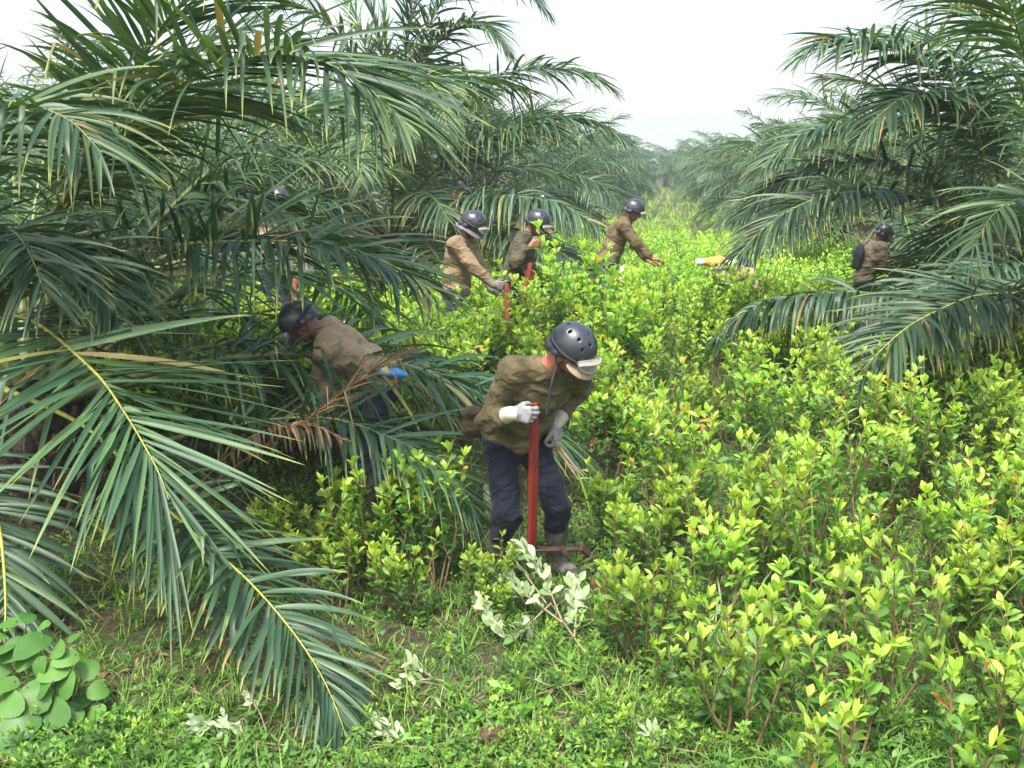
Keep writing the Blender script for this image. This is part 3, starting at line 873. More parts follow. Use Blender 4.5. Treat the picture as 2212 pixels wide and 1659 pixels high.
f = ramp(nt, n1, [(.42, (0, 0, 0)), (.6, (1, 1, 1))])
col = mixc(nt, f, c, c2)
p = N.new('ShaderNodeBsdfPrincipled'); p.inputs['Roughness'].default_value = .95
L.new(col, p.inputs['Base Color']); L.new(bump(nt, n2, .8, .03), p.inputs['Normal'])
oo = N.new('ShaderNodeOutputMaterial'); L.new(p.outputs[0], oo.inputs[0])
o = obj('ground', mesh_from('ground', V, F, [m])); tag(o, 'brown soil with leaf litter under the plants', 'ground', kind='structure')


def clump_noise(x, y, s=1.0, ph=0):
    return (np.sin(x * 2.3 * s + 1.7 * np.sin(y * 1.9 * s + ph)) + np.sin(y * 2.9 * s + 1.3 * np.sin(x * 2.1 * s + ph * 2)) + np.sin((x + y) * 5.1 * s + ph)) / 3


def shade_soil(x, y):
    """1 where bare dark soil shows (under the nearest palm)"""
    d = ((x + 1.6) / 1.0) ** 2 + ((y - 4.4) / .7) ** 2
    d2 = ((x + 3.0) / 1.6) ** 2 + ((y - 6.2) / 1.3) ** 2
    return np.maximum(np.exp(-d * 1.1), np.exp(-d2))


def scatter(n, x0, x1, y0, y1, seed, nearpow=1.0):
    g = np.random.default_rng(seed)
    y = y0 + (y1 - y0) * g.random(n) ** nearpow
    lim = .85 * y + .8
    x = g.uniform(-1, 1, n) * lim
    ok = (x > x0) & (x < x1)
    return x[ok], y[ok], g


def blades(n, seed, box, Lr, Wr, mat, name, label, cat, tone=(.5, .2), droop=(.05, .4), up=(.5, 2.2), prof=(.7, 1, .7, .05), dens=None, nearpow=1.5, base_z=0, two=False, fold=.1):
    x, y, g = scatter(n, *box, seed, nearpow)
    if dens is not None:
        k = g.random(len(x)) < dens(x, y)
        x, y = x[k], y[k]
    # gather the blades into tufts
    m = len(x)
    tuft = g.integers(0, max(1, m // 7), m)
    cx = x[tuft]; cy = y[tuft]
    mix = g.random(m) < .7
    x = np.where(mix, cx + g.normal(0, .025, m), x); y = np.where(mix, cy + g.normal(0, .025, m), y)
    P = np.stack([x, y, gz(x, y) + base_z * g.random(m)], 1)
    a = g.uniform(0, 6.283, m)
    D = np.stack([np.cos(a), np.sin(a), g.uniform(*up, m)], 1)
    D = nrm(D)
    Nn = nrm(np.array([0, 0, 1.0]) - D * D[:, 2:3] + g.normal(0, .2, (m, 3)))
    Ln = g.uniform(*Lr, m) * (1 + .35 * clump_noise(x, y, 1.3, 2)); Wn = g.uniform(*Wr, m)
    Mm = len(prof) - 1
    tn = np.clip(g.normal(*tone, m) + .18 * clump_noise(x, y, 1.1, 1), 0, 1)
    V, F, T, A = strips(P, D, Nn, Ln, Wn, Mm, g.uniform(*droop, m), prof, fold, tn, two=two)
    o = obj(name, mesh_from(name, V, F, [mat], T, A))
    tag(o, label, cat, kind='stuff')


clear = lambda x, y: np.clip(.95 - 1.15 * shade_soil(x, y) + .35 * clump_noise(x, y, .9, 5), .48, 1) * np.where((x > .6) & (y > 5), .6, 1)
blades(92000, 1, (-4, 4.5, 3.3, 8.0), (.035, .12), (.004, .008), M['grass'], 'grass', 'short green grass covering the cleared ground in front', 'grass', tone=(.5, .2), dens=clear)
blades(1500, 2, (-3, 4.5, 3.3, 8.0), (.16, .34), (.006, .010), M['grass'], 'tall_grass', 'longer arching grass blades standing out of the short grass', 'grass', tone=(.6, .15), up=(.7, 2), droop=(.2, .6), prof=(.7, 1, .9, .7, .4, .05), dens=clear)
blades(54000, 3, (-4, 4.5, 3.3, 8.5), (.025, .055), (.014, .03), M['weed'], 'ground_weeds', 'small broad-leaved weeds among the grass', 'weeds', tone=(.5, .25), up=(-.1, 1.0), droop=(0, .3), prof=(.15, .85, .9, .04), base_z=.07, dens=lambda x, y: clear(x, y) * (.45 + .5 * clump_noise(x, y, .8)))
blades(12000, 4, (-4, 4.5, 3.3, 8.5), (.06, .22), (.003, .006), M['straw'], 'dead_grass', 'dry brown straw lying between the green blades', 'dry grass', tone=(.4, .25), up=(-.05, .35), droop=(0, .1), base_z=.04, dens=lambda x, y: (.25 + .45 * (clump_noise(x, y, .7, 4) > .25)) * (1 - .85 * shade_soil(x, y)))
blades(9000, 8, (-4, 4.5, 3.3, 8.5), (.03, .075), (.012, .026), M['litter'], 'leaf_litter', 'dead curled leaves and bits of litter on the soil', 'leaf litter', tone=(.4, .3), up=(-.1, .5), droop=(0, .6), prof=(.15, .9, .9, .05), base_z=.012, dens=lambda x, y: .5 + .5 * shade_soil(x, y))
blades(900, 9, (.5, 4.5, 3.8, 8.0), (.45, .85), (.010, .018), M['grass'], 'cane_grass', 'tall arching grass blades rising among the shrubs at right', 'grass', tone=(.62, .12), up=(1.5, 4), droop=(.1, .5), prof=(.7, 1, 1, .85, .6, .05), nearpow=1.0)
SPR = [shrub_geo(800 + v, .2, nst=3, spread=.5, leafL=.038, M_=3, two=False, dens=.9)[0] for v in range(5)]
parts = []
g = np.random.default_rng(77)
while len(parts) < 230:
    X = g.uniform(-3, 4.5); Y = 3.4 + 4.2 * g.random() ** 1.4
    if (X - .15) ** 2 + (Y - 5.1) ** 2 < .45 or abs(X) > .56 * Y + .3 or g.random() > float(clear(X, Y)) * (.5 + .6 * clump_noise(X, Y, .7, 2)): continue
    V, F, T, A = SPR[g.integers(5)]
    a = g.uniform(0, 6.28); q = g.uniform(.35, 1.0)
    Rm = np.array([[math.cos(a), -math.sin(a), 0], [math.sin(a), math.cos(a), 0], [0, 0, 1]]) * q
    parts.append((V @ Rm.T + [X, Y, float(gz(X, Y))], F, np.clip(T * .8 + g.normal(0, .1), 0, .94), A))
V, F, T, A = join(parts)
tag(obj('leafy_weeds', mesh_from('leafy_weeds', V, F, [M['coca']], T, A)), 'ankle-high leafy sprouts scattered through the grass', 'weeds', kind='stuff')
blades(42000, 5, (-6, 9, 8, 20), (.12, .35), (.008, .016), M['grass'], 'field_grass', 'green grass growing between the shrubs of the field', 'grass', tone=(.6, .2), up=(1, 3), nearpow=1.0)
blades(26000, 6, (1.0, 9.5, 12, 34), (.35, .75), (.008, .016), M['straw'], 'dry_weeds', 'straw-coloured dry weed stalks in the far field', 'dry weeds', tone=(.7, .2), up=(2, 6), nearpow=1.0, dens=lambda x, y: .5 * (x > -2.05 + .152 * (y - 17) + 1.5))
blades(60000, 7, (-3, 26, 20, 120), (.25, .5), (.03, .06), M['grass'], 'path_grass', 'pale green grass of the strip between the palm rows', 'grass', tone=(.78, .14), up=(1, 3), nearpow=1.0, dens=lambda x, y: 1.0 * ((x > -2.05 + .152 * (y - 17) + .6) & (x < 5.75 + .14 * (y - 11.6) + .8)))

# far hills
V = []; nh = 60
xs_ = np.linspace(-900, 1100, nh)
top = 16 + 10 * np.sin(xs_ / 190 + 1) + 5 * np.sin(xs_ / 61) + 26 * np.exp(-((xs_ - 150) / 110) ** 2)
for i in range(nh):
    V += [(xs_[i], 760, -2), (xs_[i], 830, top[i] * .7), (xs_[i], 900, top[i]), (xs_[i], 1050, -2)]
F = []
for i in range(nh - 1):
    for j in range(3):
        a = i * 4 + j
        F.append((a, a + 4, a + 5, a + 1))
o = obj('hills', mesh_from('hills', V, F, [plain_mat('hill_forest', (.05, .09, .04), (.08, .13, .06), rough=1, scale=.05)])); tag(o, 'low blue hill far behind the gap', 'hills', kind='structure')

# ------------------------------------------------------------------ people: signed distance figures meshed with surface nets
def V3(*a): return np.array(a, float)


def sd_eval(prims, P, k, disp=None):
    d = None
    for pr in prims:
        kk = k
        if pr[0] == 'c':
            _, a, b, ra, rb = pr[:5]
            if len(pr) > 5: kk = pr[5]
            ab = b - a; pa = P - a
            t = np.clip(pa @ ab / max(ab @ ab, 1e-12), 0, 1)
            q = np.linalg.norm(pa - t[:, None] * ab, axis=1) - (ra + (rb - ra) * t)
        elif pr[0] == 'e':
            _, c, Rm, r = pr[:4]
            if len(pr) > 4: kk = pr[4]
            L_ = (P - c) @ Rm.T
            k0 = np.linalg.norm(L_ / r, axis=1); k1 = np.linalg.norm(L_ / (r * r), axis=1)
            q = k0 * (k0 - 1) / np.maximum(k1, 1e-9)
        elif pr[0] == 'sub':     # smooth subtraction of an ellipsoid or capsule
            q = sd_eval([pr[1]], P, 0)
            ks = pr[2]
            h = np.clip(.5 - .5 * (d + q) / ks, 0, 1) if ks > 0 else (d < -q).astype(float)
            d = d * (1 - h) - q * h + ks * h * (1 - h)
            continue
        elif pr[0] == 'cut':     # keep the side where (P-c).n < 0
            d = np.maximum(d, (P - pr[1]) @ pr[2]); continue
        if d is None: d = q
        elif kk <= 0: d = np.minimum(d, q)
        else:
            h = np.clip(.5 + .5 * (d - q) / kk, 0, 1)
            d = d * (1 - h) + q * h - kk * h * (1 - h)
    if disp is not None:
        d = d + disp(P)
    return d


def bounds(prims, pad):
    lo = np.full(3, 1e9); hi = -lo
    for p in prims:
        if p[0] == 'c':
            r = max(p[3], p[4]); lo = np.minimum(lo, np.minimum(p[1], p[2]) - r); hi = np.maximum(hi, np.maximum(p[1], p[2]) + r)
        elif p[0] == 'e':
            r = max(p[3]); lo = np.minimum(lo, p[1] - r); hi = np.maximum(hi, p[1] + r)
    return lo - pad, hi + pad


def sdf_mesh(name, prims, h, k=.02, disp=None, mats=(), smooth=1):
    lo, hi = bounds(prims, h * 3)
    B = 4
    n = np.ceil((hi - lo) / (h * B)).astype(int) + 1
    cg = [lo[i] + (np.arange(n[i]) + .5) * h * B - h * .5 for i in range(3)]
    X, Y, Z = np.meshgrid(*cg, indexing='ij')
    D = sd_eval(prims, np.stack([X.ravel(), Y.ravel(), Z.ravel()], 1), k).reshape(n)
    near = np.abs(D) < h * B * 1.3
    full = np.repeat(np.repeat(np.repeat(D, B, 0), B, 1), B, 2)
    idx = np.argwhere(near)
    off = np.stack(np.meshgrid(*[np.arange(B)] * 3, indexing='ij'), -1).reshape(-1, 3)
    I = (idx[:, None, :] * B + off[None]).reshape(-1, 3)
    for s in range(0, len(I), 400000):
        J = I[s:s + 400000]
        full[J[:, 0], J[:, 1], J[:, 2]] = sd_eval(prims, lo + J * h, k, disp)
    f = full
    ins = f < 0
    N_ = np.array(f.shape) - 1
    acc = np.zeros((*N_, 3)); cnt = np.zeros(N_)
    base = np.stack(np.meshgrid(*[np.arange(m) for m in N_], indexing='ij'), -1)
    for ax in range(3):
        o1, o2 = [i for i in range(3) if i != ax]
        for s1 in (0, 1):
            for s2 in (0, 1):
                sl = [slice(0, N_[i]) for i in range(3)]
                sl[o1] = slice(s1, N_[o1] + s1); sl[o2] = slice(s2, N_[o2] + s2)
                sb = list(sl); sb[ax] = slice(1, N_[ax] + 1)
                fa = f[tuple(sl)]; fb = f[tuple(sb)]
                cr = (fa < 0) != (fb < 0)
                w_ = np.where(cr); t = fa[w_] / (fa[w_] - fb[w_])
                pos = np.zeros((len(t), 3)); pos[:, ax] = t; pos[:, o1] = s1; pos[:, o2] = s2
                acc[w_] += pos; cnt[w_] += 1
    act = cnt > 0
    vid = -np.ones(N_, int); vid[act] = np.arange(act.sum())
    V = lo + (base[act] + acc[act] / cnt[act][:, None]) * h
    F = []
    for ax in range(3):
        o1, o2 = [(1, 2), (2, 0), (0, 1)][ax]
        sl = [slice(1, N_[i]) for i in range(3)]; sl[ax] = slice(0, N_[ax])
        sb = list(sl); sb[ax] = slice(1, N_[ax] + 1)
        a = ins[tuple(sl)]; b = ins[tuple(sb)]
        w_ = np.argwhere(a != b)
        if not len(w_): continue
        st = np.array([0 if i == ax else 1 for i in range(3)])
        w2 = w_ + st
        e1 = np.zeros(3, int); e1[o1] = 1; e2 = np.zeros(3, int); e2[o2] = 1
        q = [vid[tuple((w2 - e1 - e2).T)], vid[tuple((w2 - e2).T)], vid[tuple(w2.T)], vid[tuple((w2 - e1).T)]]
        Q = np.stack(q, 1)
        flip = ~a[tuple(w_.T)]
        Q[flip] = Q[flip][:, ::-1]
        F.append(Q)
    F = np.concatenate(F); F = F[(F >= 0).all(1)]
    for _ in range(smooth):
        s = np.zeros_like(V); c = np.zeros(len(V))
        for i in range(4):
            np.add.at(s, F[:, i], V[F[:, (i + 1) % 4]]); np.add.at(s, F[:, i], V[F[:, (i - 1) % 4]]); np.add.at(c, F[:, i], 2)
        V = V * .5 + .5 * s / np.maximum(c, 1)[:, None]
    return mesh_from(name, V, F, list(mats))


def frame(fwd, up):
    f = nrm(np.asarray(fwd, float)); u = np.asarray(up, float); u = nrm(u - f * (u @ f)); l = np.cross(u, f)
    return f, l, u


def ik(a, t, l1, l2, pole):
    d = t - a; L_ = np.linalg.norm(d)
    if L_ > (l1 + l2) * .995:
        t = a + d / L_ * (l1 + l2) * .995; d = t - a; L_ = np.linalg.norm(d)
    x = (l1 * l1 - l2 * l2 + L_ * L_) / (2 * L_)
    y = math.sqrt(max(0, l1 * l1 - x * x))
    u = d / L_
    p = nrm(pole - u * (pole @ u))
    return a + u * x + p * y, t


def cloth(amp, seed=0, fr=1.0):
    def f(P):
        P = P + .02 * np.sin(P[:, [1, 2, 0]] * 13 + seed)
        x, y, z = P[:, 0] * fr, P[:, 1] * fr, P[:, 2] * fr
        w = .6 * np.sin(7 * x + seed) + .6 * np.sin(6 * y + 2 * seed) + .5 * np.sin(9 * z)
        a = np.sin(42 * z + 16 * x * np.sin(seed + 1) + 4 * w) * (np.sin(5 * x + 7 * z + seed) > -.2)
        b = np.sin(30 * x - 24 * z + 3.5 * w + seed) * .8
        c = np.sin(23 * y + 34 * z - 3 * w)
        return amp * (1.2 * np.abs(a) - .6 + b + c) / 1.7
    return f


M['skin'] = plain_mat('skin', (.28, .125, .08), (.36, .17, .115), rough=.55, scale=12, spec=.4)
M['skin_red'] = plain_mat('skin_sunburnt', (.36, .13, .09), (.44, .19, .13), rough=.5, scale=10, spec=.4)
M['skin_dark'] = plain_mat('skin_tan', (.19, .085, .05), (.25, .12, .075), rough=.5, scale=10, spec=.4)


def cloth_mat(name, c1, c2, scale=6, weave=900, rough=.9, lo=.38, hi=.62):
    m, nt, N, L = new_mat(name)
    p = N.new('ShaderNodeBsdfPrincipled')
    n = noise(nt, scale, 6, .65)
    c0 = ramp(nt, n, [(lo, c1), (hi, c2)])
    dirt = ramp(nt, noise(nt, 3.2, 8, .75), [(.54, (0, 0, 0)), (.70, (.45, .45, .45))])
    c0 = mixc(nt, dirt, c0, tuple(v * .45 for v in c1))
    fl = ramp(nt, noise(nt, 60, 2, .5), [(.68, (0, 0, 0)), (.76, (.15, .15, .15))])
    c0 = mixc(nt, fl, c0, (.20, .17, .13))
    L.new(c0, p.inputs['Base Color'])
    p.inputs['Roughness'].default_value = rough
    p.inputs['Specular IOR Level'].default_value = .25
    p.inputs['Sheen Weight'].default_value = .06
    p.inputs['Sheen Roughness'].default_value = .5
    nc = noise(nt, 5.5, 2, .5, stretch=(1, 1, 1.6))
    cre = ramp(nt, nc, [(.40, (0, 0, 0)), (.47, (.8, .8, .8)), (.5, (1, 1, 1)), (.53, (.8, .8, .8)), (.60, (0, 0, 0))])
    nf = noise(nt, 14, 2, .5, stretch=(1, 1, 2.0))
    cre2 = ramp(nt, nf, [(.42, (0, 0, 0)), (.5, (1, 1, 1)), (.58, (0, 0, 0))])
    b1 = N.new('ShaderNodeBump'); b1.inputs['Strength'].default_value = .38; b1.inputs['Distance'].default_value = .03; L.new(cre, b1.inputs['Height'])
    b2 = N.new('ShaderNodeBump'); b2.inputs['Strength'].default_value = .22; b2.inputs['Distance'].default_value = .010; L.new(cre2, b2.inputs['Height']); L.new(b1.outputs[0], b2.inputs['Normal'])
    L.new(b2.outputs[0], p.inputs['Normal'])
    o = N.new('ShaderNodeOutputMaterial'); L.new(p.outputs[0], o.inputs[0])
    return m


M['olive'] = cloth_mat('shirt_olive', (.058, .048, .022), (.135, .112, .058))
M['olive_d'] = cloth_mat('shirt_dark_olive', (.045, .046, .026), (.085, .083, .050))
M['tan'] = cloth_mat('shirt_tan', (.16, .115, .065), (.26, .195, .12))
M['tan_sunlit'] = cloth_mat('shirt_tan_sunlit', (.27, .20, .12), (.42, .32, .20))  # tan shirt again, with sunlight on the stooping back put into a lighter colour
M['khaki'] = cloth_mat('shirt_khaki', (.095, .070, .037), (.17, .125, .072))
M['pale'] = cloth_mat('shirt_pale', (.22, .17, .115), (.34, .27, .19))
M['navy'] = cloth_mat('trousers_navy', (.003, .006, .014), (.010, .014, .026), scale=5)
M['jean'] = cloth_mat('trousers_grey', (.03, .037, .055), (.075, .09, .12), scale=5)
M['boot'] = plain_mat('rubber_boot', (.06, .058, .053), (.24, .225, .20), rough=.75, scale=14, bmp=.5, bscale=50, lo=.4, hi=.7)
M['glove'] = plain_mat('glove_knit', (.20, .205, .22), (.30, .30, .31), rough=.95, scale=30, bmp=.8, bscale=500, bdist=.002)
M['glove_d'] = plain_mat('glove_dirty', (.13, .12, .10), (.22, .20, .18), rough=.95, scale=30, bmp=.8, bscale=400, bdist=.002)
M['cuff'] = plain_mat('cuff_ivory', (.42, .38, .31), (.55, .51, .43), rough=.95, scale=40, bmp=.8, bscale=200, bdist=.002)
M['helmet'] = plain_mat('helmet_shell', (.018, .022, .030), (.030, .036, .046), rough=.30, scale=5, spec=.6, coat=.25)
M['dark'] = plain_mat('black_webbing', (.012, .013, .018), (.03, .03, .04), rough=.7, scale=20)
M['rivet'] = plain_mat('rivet_steel', (.7, .7, .7), rough=.3, metal=.9)
M['visor'] = plain_mat('cap_khaki', (.24, .185, .13), (.32, .25, .18), rough=.9, scale=20)
M['brim_g'] = plain_mat('brim_grey', (.10, .11, .13), (.18, .19, .21), rough=.85, scale=14)
M['brim_b'] = plain_mat('brim_black', (.02, .022, .03), (.05, .055, .07), rough=.8, scale=14)
M['pouch'] = cloth_mat('pouch_canvas', (.035, .027, .015), (.075, .058, .036), scale=9)
M['redwood'] = plain_mat('red_paint', (.23, .022, .012), (.075, .022, .016), rough=.6, scale=7, stretch=(6, 6, .8), bmp=.3, bscale=30, lo=.45, hi=.75)
M['rust'] = plain_mat('rusty_steel', (.035, .028, .026), (.11, .065, .045), rough=.7, scale=30, metal=.5, bmp=.5, bscale=80)
M['orange'] = cloth_mat('orange_cloth', (.80, .26, .05), (.9, .40, .12), scale=10)
M['white'] = cloth_mat('white_cloth', (.60, .57, .50), (.75, .72, .66), scale=10)
M['bluebag'] = plain_mat('blue_plastic', (.02, .20, .62), (.06, .36, .78), rough=.35, scale=12)
M['yellowbag'] = plain_mat('yellow_plastic', (.8, .62, .05), (.75, .7, .3), rough=.35, scale=12)
M['hair'] = plain_mat('hair', (.012, .010, .009), rough=.6)
m, nt, N, L = new_mat('goggle_lens')
pb = N.new('ShaderNodeBsdfPrincipled'); pb.inputs['Base Color'].default_value = (.55, .56, .52, 1); pb.inputs['Roughness'].default_value = .12
tb = N.new('ShaderNodeBsdfTransparent'); tb.inputs[0].default_value = (.85, .87, .84, 1)
mx = N.new('ShaderNodeMixShader'); mx.inputs[0].default_value = .28
L.new(tb.outputs[0], mx.inputs[1]); L.new(pb.outputs[0], mx.inputs[2])
oo = N.new('ShaderNodeOutputMaterial'); L.new(mx.outputs[0], oo.inputs[0]); M['lens'] = m
m, nt, N, L = new_mat('goggle_frame')
pb = N.new('ShaderNodeBsdfPrincipled'); pb.inputs['Base Color'].default_value = (.45, .41, .39, 1); pb.inputs['Roughness'].default_value = .25
tb = N.new('ShaderNodeBsdfTransparent')
mx = N.new('ShaderNodeMixShader'); mx.inputs[0].default_value = .5
L.new(tb.outputs[0], mx.inputs[1]); L.new(pb.outputs[0], mx.inputs[2])
oo = N.new('ShaderNodeOutputMaterial'); L.new(mx.outputs[0], oo.inputs[0]); M['gframe'] = m

I3 = np.eye(3)
# helmet in head space: x forward, y left, z up, origin at head centre
HC = V3(-.004, 0, .035); HR = V3(.142, .120, .128)
hp = [('e', HC, I3, HR),
      ('c', V3(-.03, .095, -.02), V3(-.045, .090, -.055), .032, .026, .02), ('c', V3(-.03, -.095, -.02), V3(-.045, -.090, -.055), .032, .026, .02),
      ('c', V3(-.09, .05, -.03), V3(-.09, -.05, -.03), .05, .05, .02),
      ('sub', ('e', V3(.0, 0, -.005), I3, V3(.112, .090, .125)), .006),
      ('cut', V3(0, 0, -.062), V3(0, 0, -1)), ('cut', V3(.02, 0, -.012), nrm(V3(.35, 0, -1)))]
for (az, el) in [(22, 48), (-22, 48), (70, 50), (-70, 50), (115, 48), (-115, 48), (160, 50), (-160, 50), (0, 74), (180, 74), (48, 30), (-48, 30)]:
    a, e = R(az), R(el)
    c = HC + HR * V3(math.cos(e) * math.cos(a), math.cos(e) * math.sin(a), math.sin(e))
    n_ = nrm((c - HC) / HR ** 2)
    ff, ll, uu = frame(n_, V3(0, 0, 1) if abs(n_[2]) < .95 else V3(1, 0, 0))
    r = .0095 if el > 70 else .013
    hp.append(('sub', ('c', c - n_ * .012 - uu * .006, c + n_ * .004 + uu * .006, r * .85, r * .5), .001))
HELM = sdf_mesh('helmet', hp, .0042, k=.015, mats=[M['helmet']], smooth=2)
V_, F_ = joinVF([tube([c - q * .002, c + q * .006], [.006, .004], 8) for c, q in
                 [(V3(.045, s * .113, -.002), V3(0, s, 0)) for s in (-1, 1)] + [(V3(-.06, s * .103, -.005), V3(0, s, 0)) for s in (-1, 1)]])
RIV = mesh_from('rivet', V_, F_, [M['rivet']])


def ring(zf, grow, a0, a1, n=40, rx=.142, ry=.120, tilt=.0):
    pts = []
    for i in range(n):
        a = R(a0 + (a1 - a0) * i / (n - 1))
        z = zf
        s = math.sqrt(max(.05, 1 - ((z - .035) / .128) ** 2))
        pts.append((math.cos(a) * (rx * s + grow) - .004, math.sin(a) * (ry * s + grow), z + tilt * math.cos(a)))
    return pts


def band(pts, h, t):
    """flat strap of height h along pts, standing upright"""
    pts = np.array(pts); n = len(pts); c = V3(0, 0, 0)
    out = nrm(pts * V3(1, 1, 0)); up = V3(0, 0, 1)
    V = np.concatenate([pts - up * h / 2, pts + up * h / 2, pts + up * h / 2 + out * t, pts - up * h / 2 + out * t])
    F = []
    for i in range(n - 1):
        for a in range(4):
            b = (a + 1) % 4
            F.append((a * n + i, a * n + i + 1, b * n + i + 1, b * n + i))
    return V, np.array(F)


STRAP = mesh_from('goggle_strap', *band(ring(.02, .002, 42, 318), .022, .003), [M['dark']])
# goggles: soft frame and lens, standing out from the front of the helmet
fp = []
for i in range(36):
    a = i / 35 * 2 * math.pi
    th = R(44) * math.cos(a) * (1 + .0 * math.sin(a)); zz = .022 + .036 * math.sin(a) * (1 - .25 * abs(math.cos(a)) ** 3) - .008 * math.exp(-(math.cos(a) / .25) ** 2) * (math.sin(a) < 0)
    fp.append((th, zz))
outer = [V3(math.cos(t) * .174, math.sin(t) * .140, z) for t, z in fp]
inner = [V3(math.cos(t) * .142, math.sin(t) * .122, z * 1.0) for t, z in fp]
n = len(outer)
V_ = np.array(outer + inner); F_ = [(i, (i + 1) % n, n + (i + 1) % n, n + i) for i in range(n)]
tv, tf = tube(outer, .0065, 6, cap=False); tv2, tf2 = tube([p * V3(.985, .985, 1) for p in inner], .006, 6, cap=False)
V_, F_ = joinVF([(V_, np.array(F_)), (tv, tf), (tv2, tf2)])
GOGF = mesh_from('goggle_frame', V_, F_, [M['gframe']])
V_ = []; F_ = []
for j in range(7):
    for i in range(15):
        u = -1 + 2 * i / 14; v = -1 + 2 * j / 6
        t = R(43) * u; z = .022 + .034 * v * (1 - .3 * abs(u) ** 3)
        V_.append((math.cos(t) * .176, math.sin(t) * .142, z))
for j in range(6):
    for i in range(14):
        a = j * 15 + i; F_.append((a, a + 1, a + 16, a + 15))
GOGL = mesh_from('lens', V_, F_, [M['lens']])


def sheet_brim(a0, a1, r0x, r0y, wid, z0, drop, name, mat, th=.003, widf=None, n=40):
    V = []; F = []
    m_ = 6
    for lay in (0, 1):
        for i in range(n):
            a = R(a0 + (a1 - a0) * i / (n - 1)); e = widf(i / (n - 1)) if widf else 1
            for j in range(m_):
                f = j / (m_ - 1); w = wid * e * f
                V.append((math.cos(a) * (r0x + w), math.sin(a) * (r0y + w), z0 - drop * f ** 1.2 * e - lay * th + .008 * math.sin(a * 3) * f * (a1 - a0 > 300)))
    o = n * m_
    for i in range(n - 1):
        for j in range(m_ - 1):
            a = i * m_ + j
            F.append((a, a + m_, a + m_ + 1, a + 1)); F.append((o + a, o + a + 1, o + a + m_ + 1, o + a + m_))
        a = i * m_ + m_ - 1
        F.append((a, a + m_, o + a + m_, o + a))
    return mesh_from(name, V, F, [mat])


VISOR = {k: sheet_brim(-62, 62, .108, .098, .085, -.012, .035, 'cap_visor', M[m_], widf=lambda t: math.sin(math.pi * (t * .9 + .05)) ** .6)
         for k, m_ in (('khaki', 'visor'), ('black', 'brim_b'))}
BRIM = sheet_brim(0, 360, .120, .105, .045, -.035, .03, 'hat_brim', M['brim_g'])


def put(o, Mh):
    o.matrix_local = Mh
    return o


def hand_prims(w, d, pn, ts, curl, add=0.0, spread=.0, thumb_in=.5):
    d = nrm(d); pn = nrm(pn - d * (pn @ d)); ts = nrm(ts - d * (ts @ d) - pn * (ts @ pn))
    P = []
    offs = [.033, .011, -.011, -.032]; ls = [(.043, .026, .021), (.047, .030, .022), (.044, .027, .021), (.034, .021, .019)]
    rr = [.0105, .0108, .0102, .0092]
    for i, o_ in enumerate(offs):
        b = w + d * (.088 - .006 * abs(i - 1)) + ts * o_
        P.append(('c', w + ts * o_ * .6 + d * .01, b, .017 + add, .0135 + add, .012))
    for i, o_ in enumerate(offs):
        b = w + d * (.088 - .006 * abs(i - 1)) + ts * o_
        ang = .25 + .0
        p = b
        c_ = curl * (1 + .06 * (i - 1.5))
        for j, l_ in enumerate(ls[i]):
            ang = (c_ * (.75 if j == 0 else .75 + 1.0 * j)) + spread * 0
            dd = nrm(d * math.cos(ang) + pn * math.sin(ang) + ts * (o_ * spread))
            q = p + dd * l_
            P.append(('c', p, q, rr[i] * (1 - .06 * j) + add, rr[i] * (.94 - .07 * j) + add, .003))
            p = q
    b = w + d * .022 + ts * .026 + pn * .006
    d1 = nrm(d * .75 + ts * .62 + pn * .45 * thumb_in); d2 = nrm(d * .9 + ts * .1 + pn * thumb_in); d3 = nrm(d * .8 - ts * .25 * thumb_in + pn * 1.1 * thumb_in)
    q1 = b + d1 * .042; q2 = q1 + d2 * .032; q3 = q2 + d3 * .026
    P += [('c', b, q1, .017 + add, .0125 + add, .01), ('c', q1, q2, .0122 + add, .0115 + add, .004), ('c', q2, q3, .0115 + add, .0095 + add, .003)]
    return P


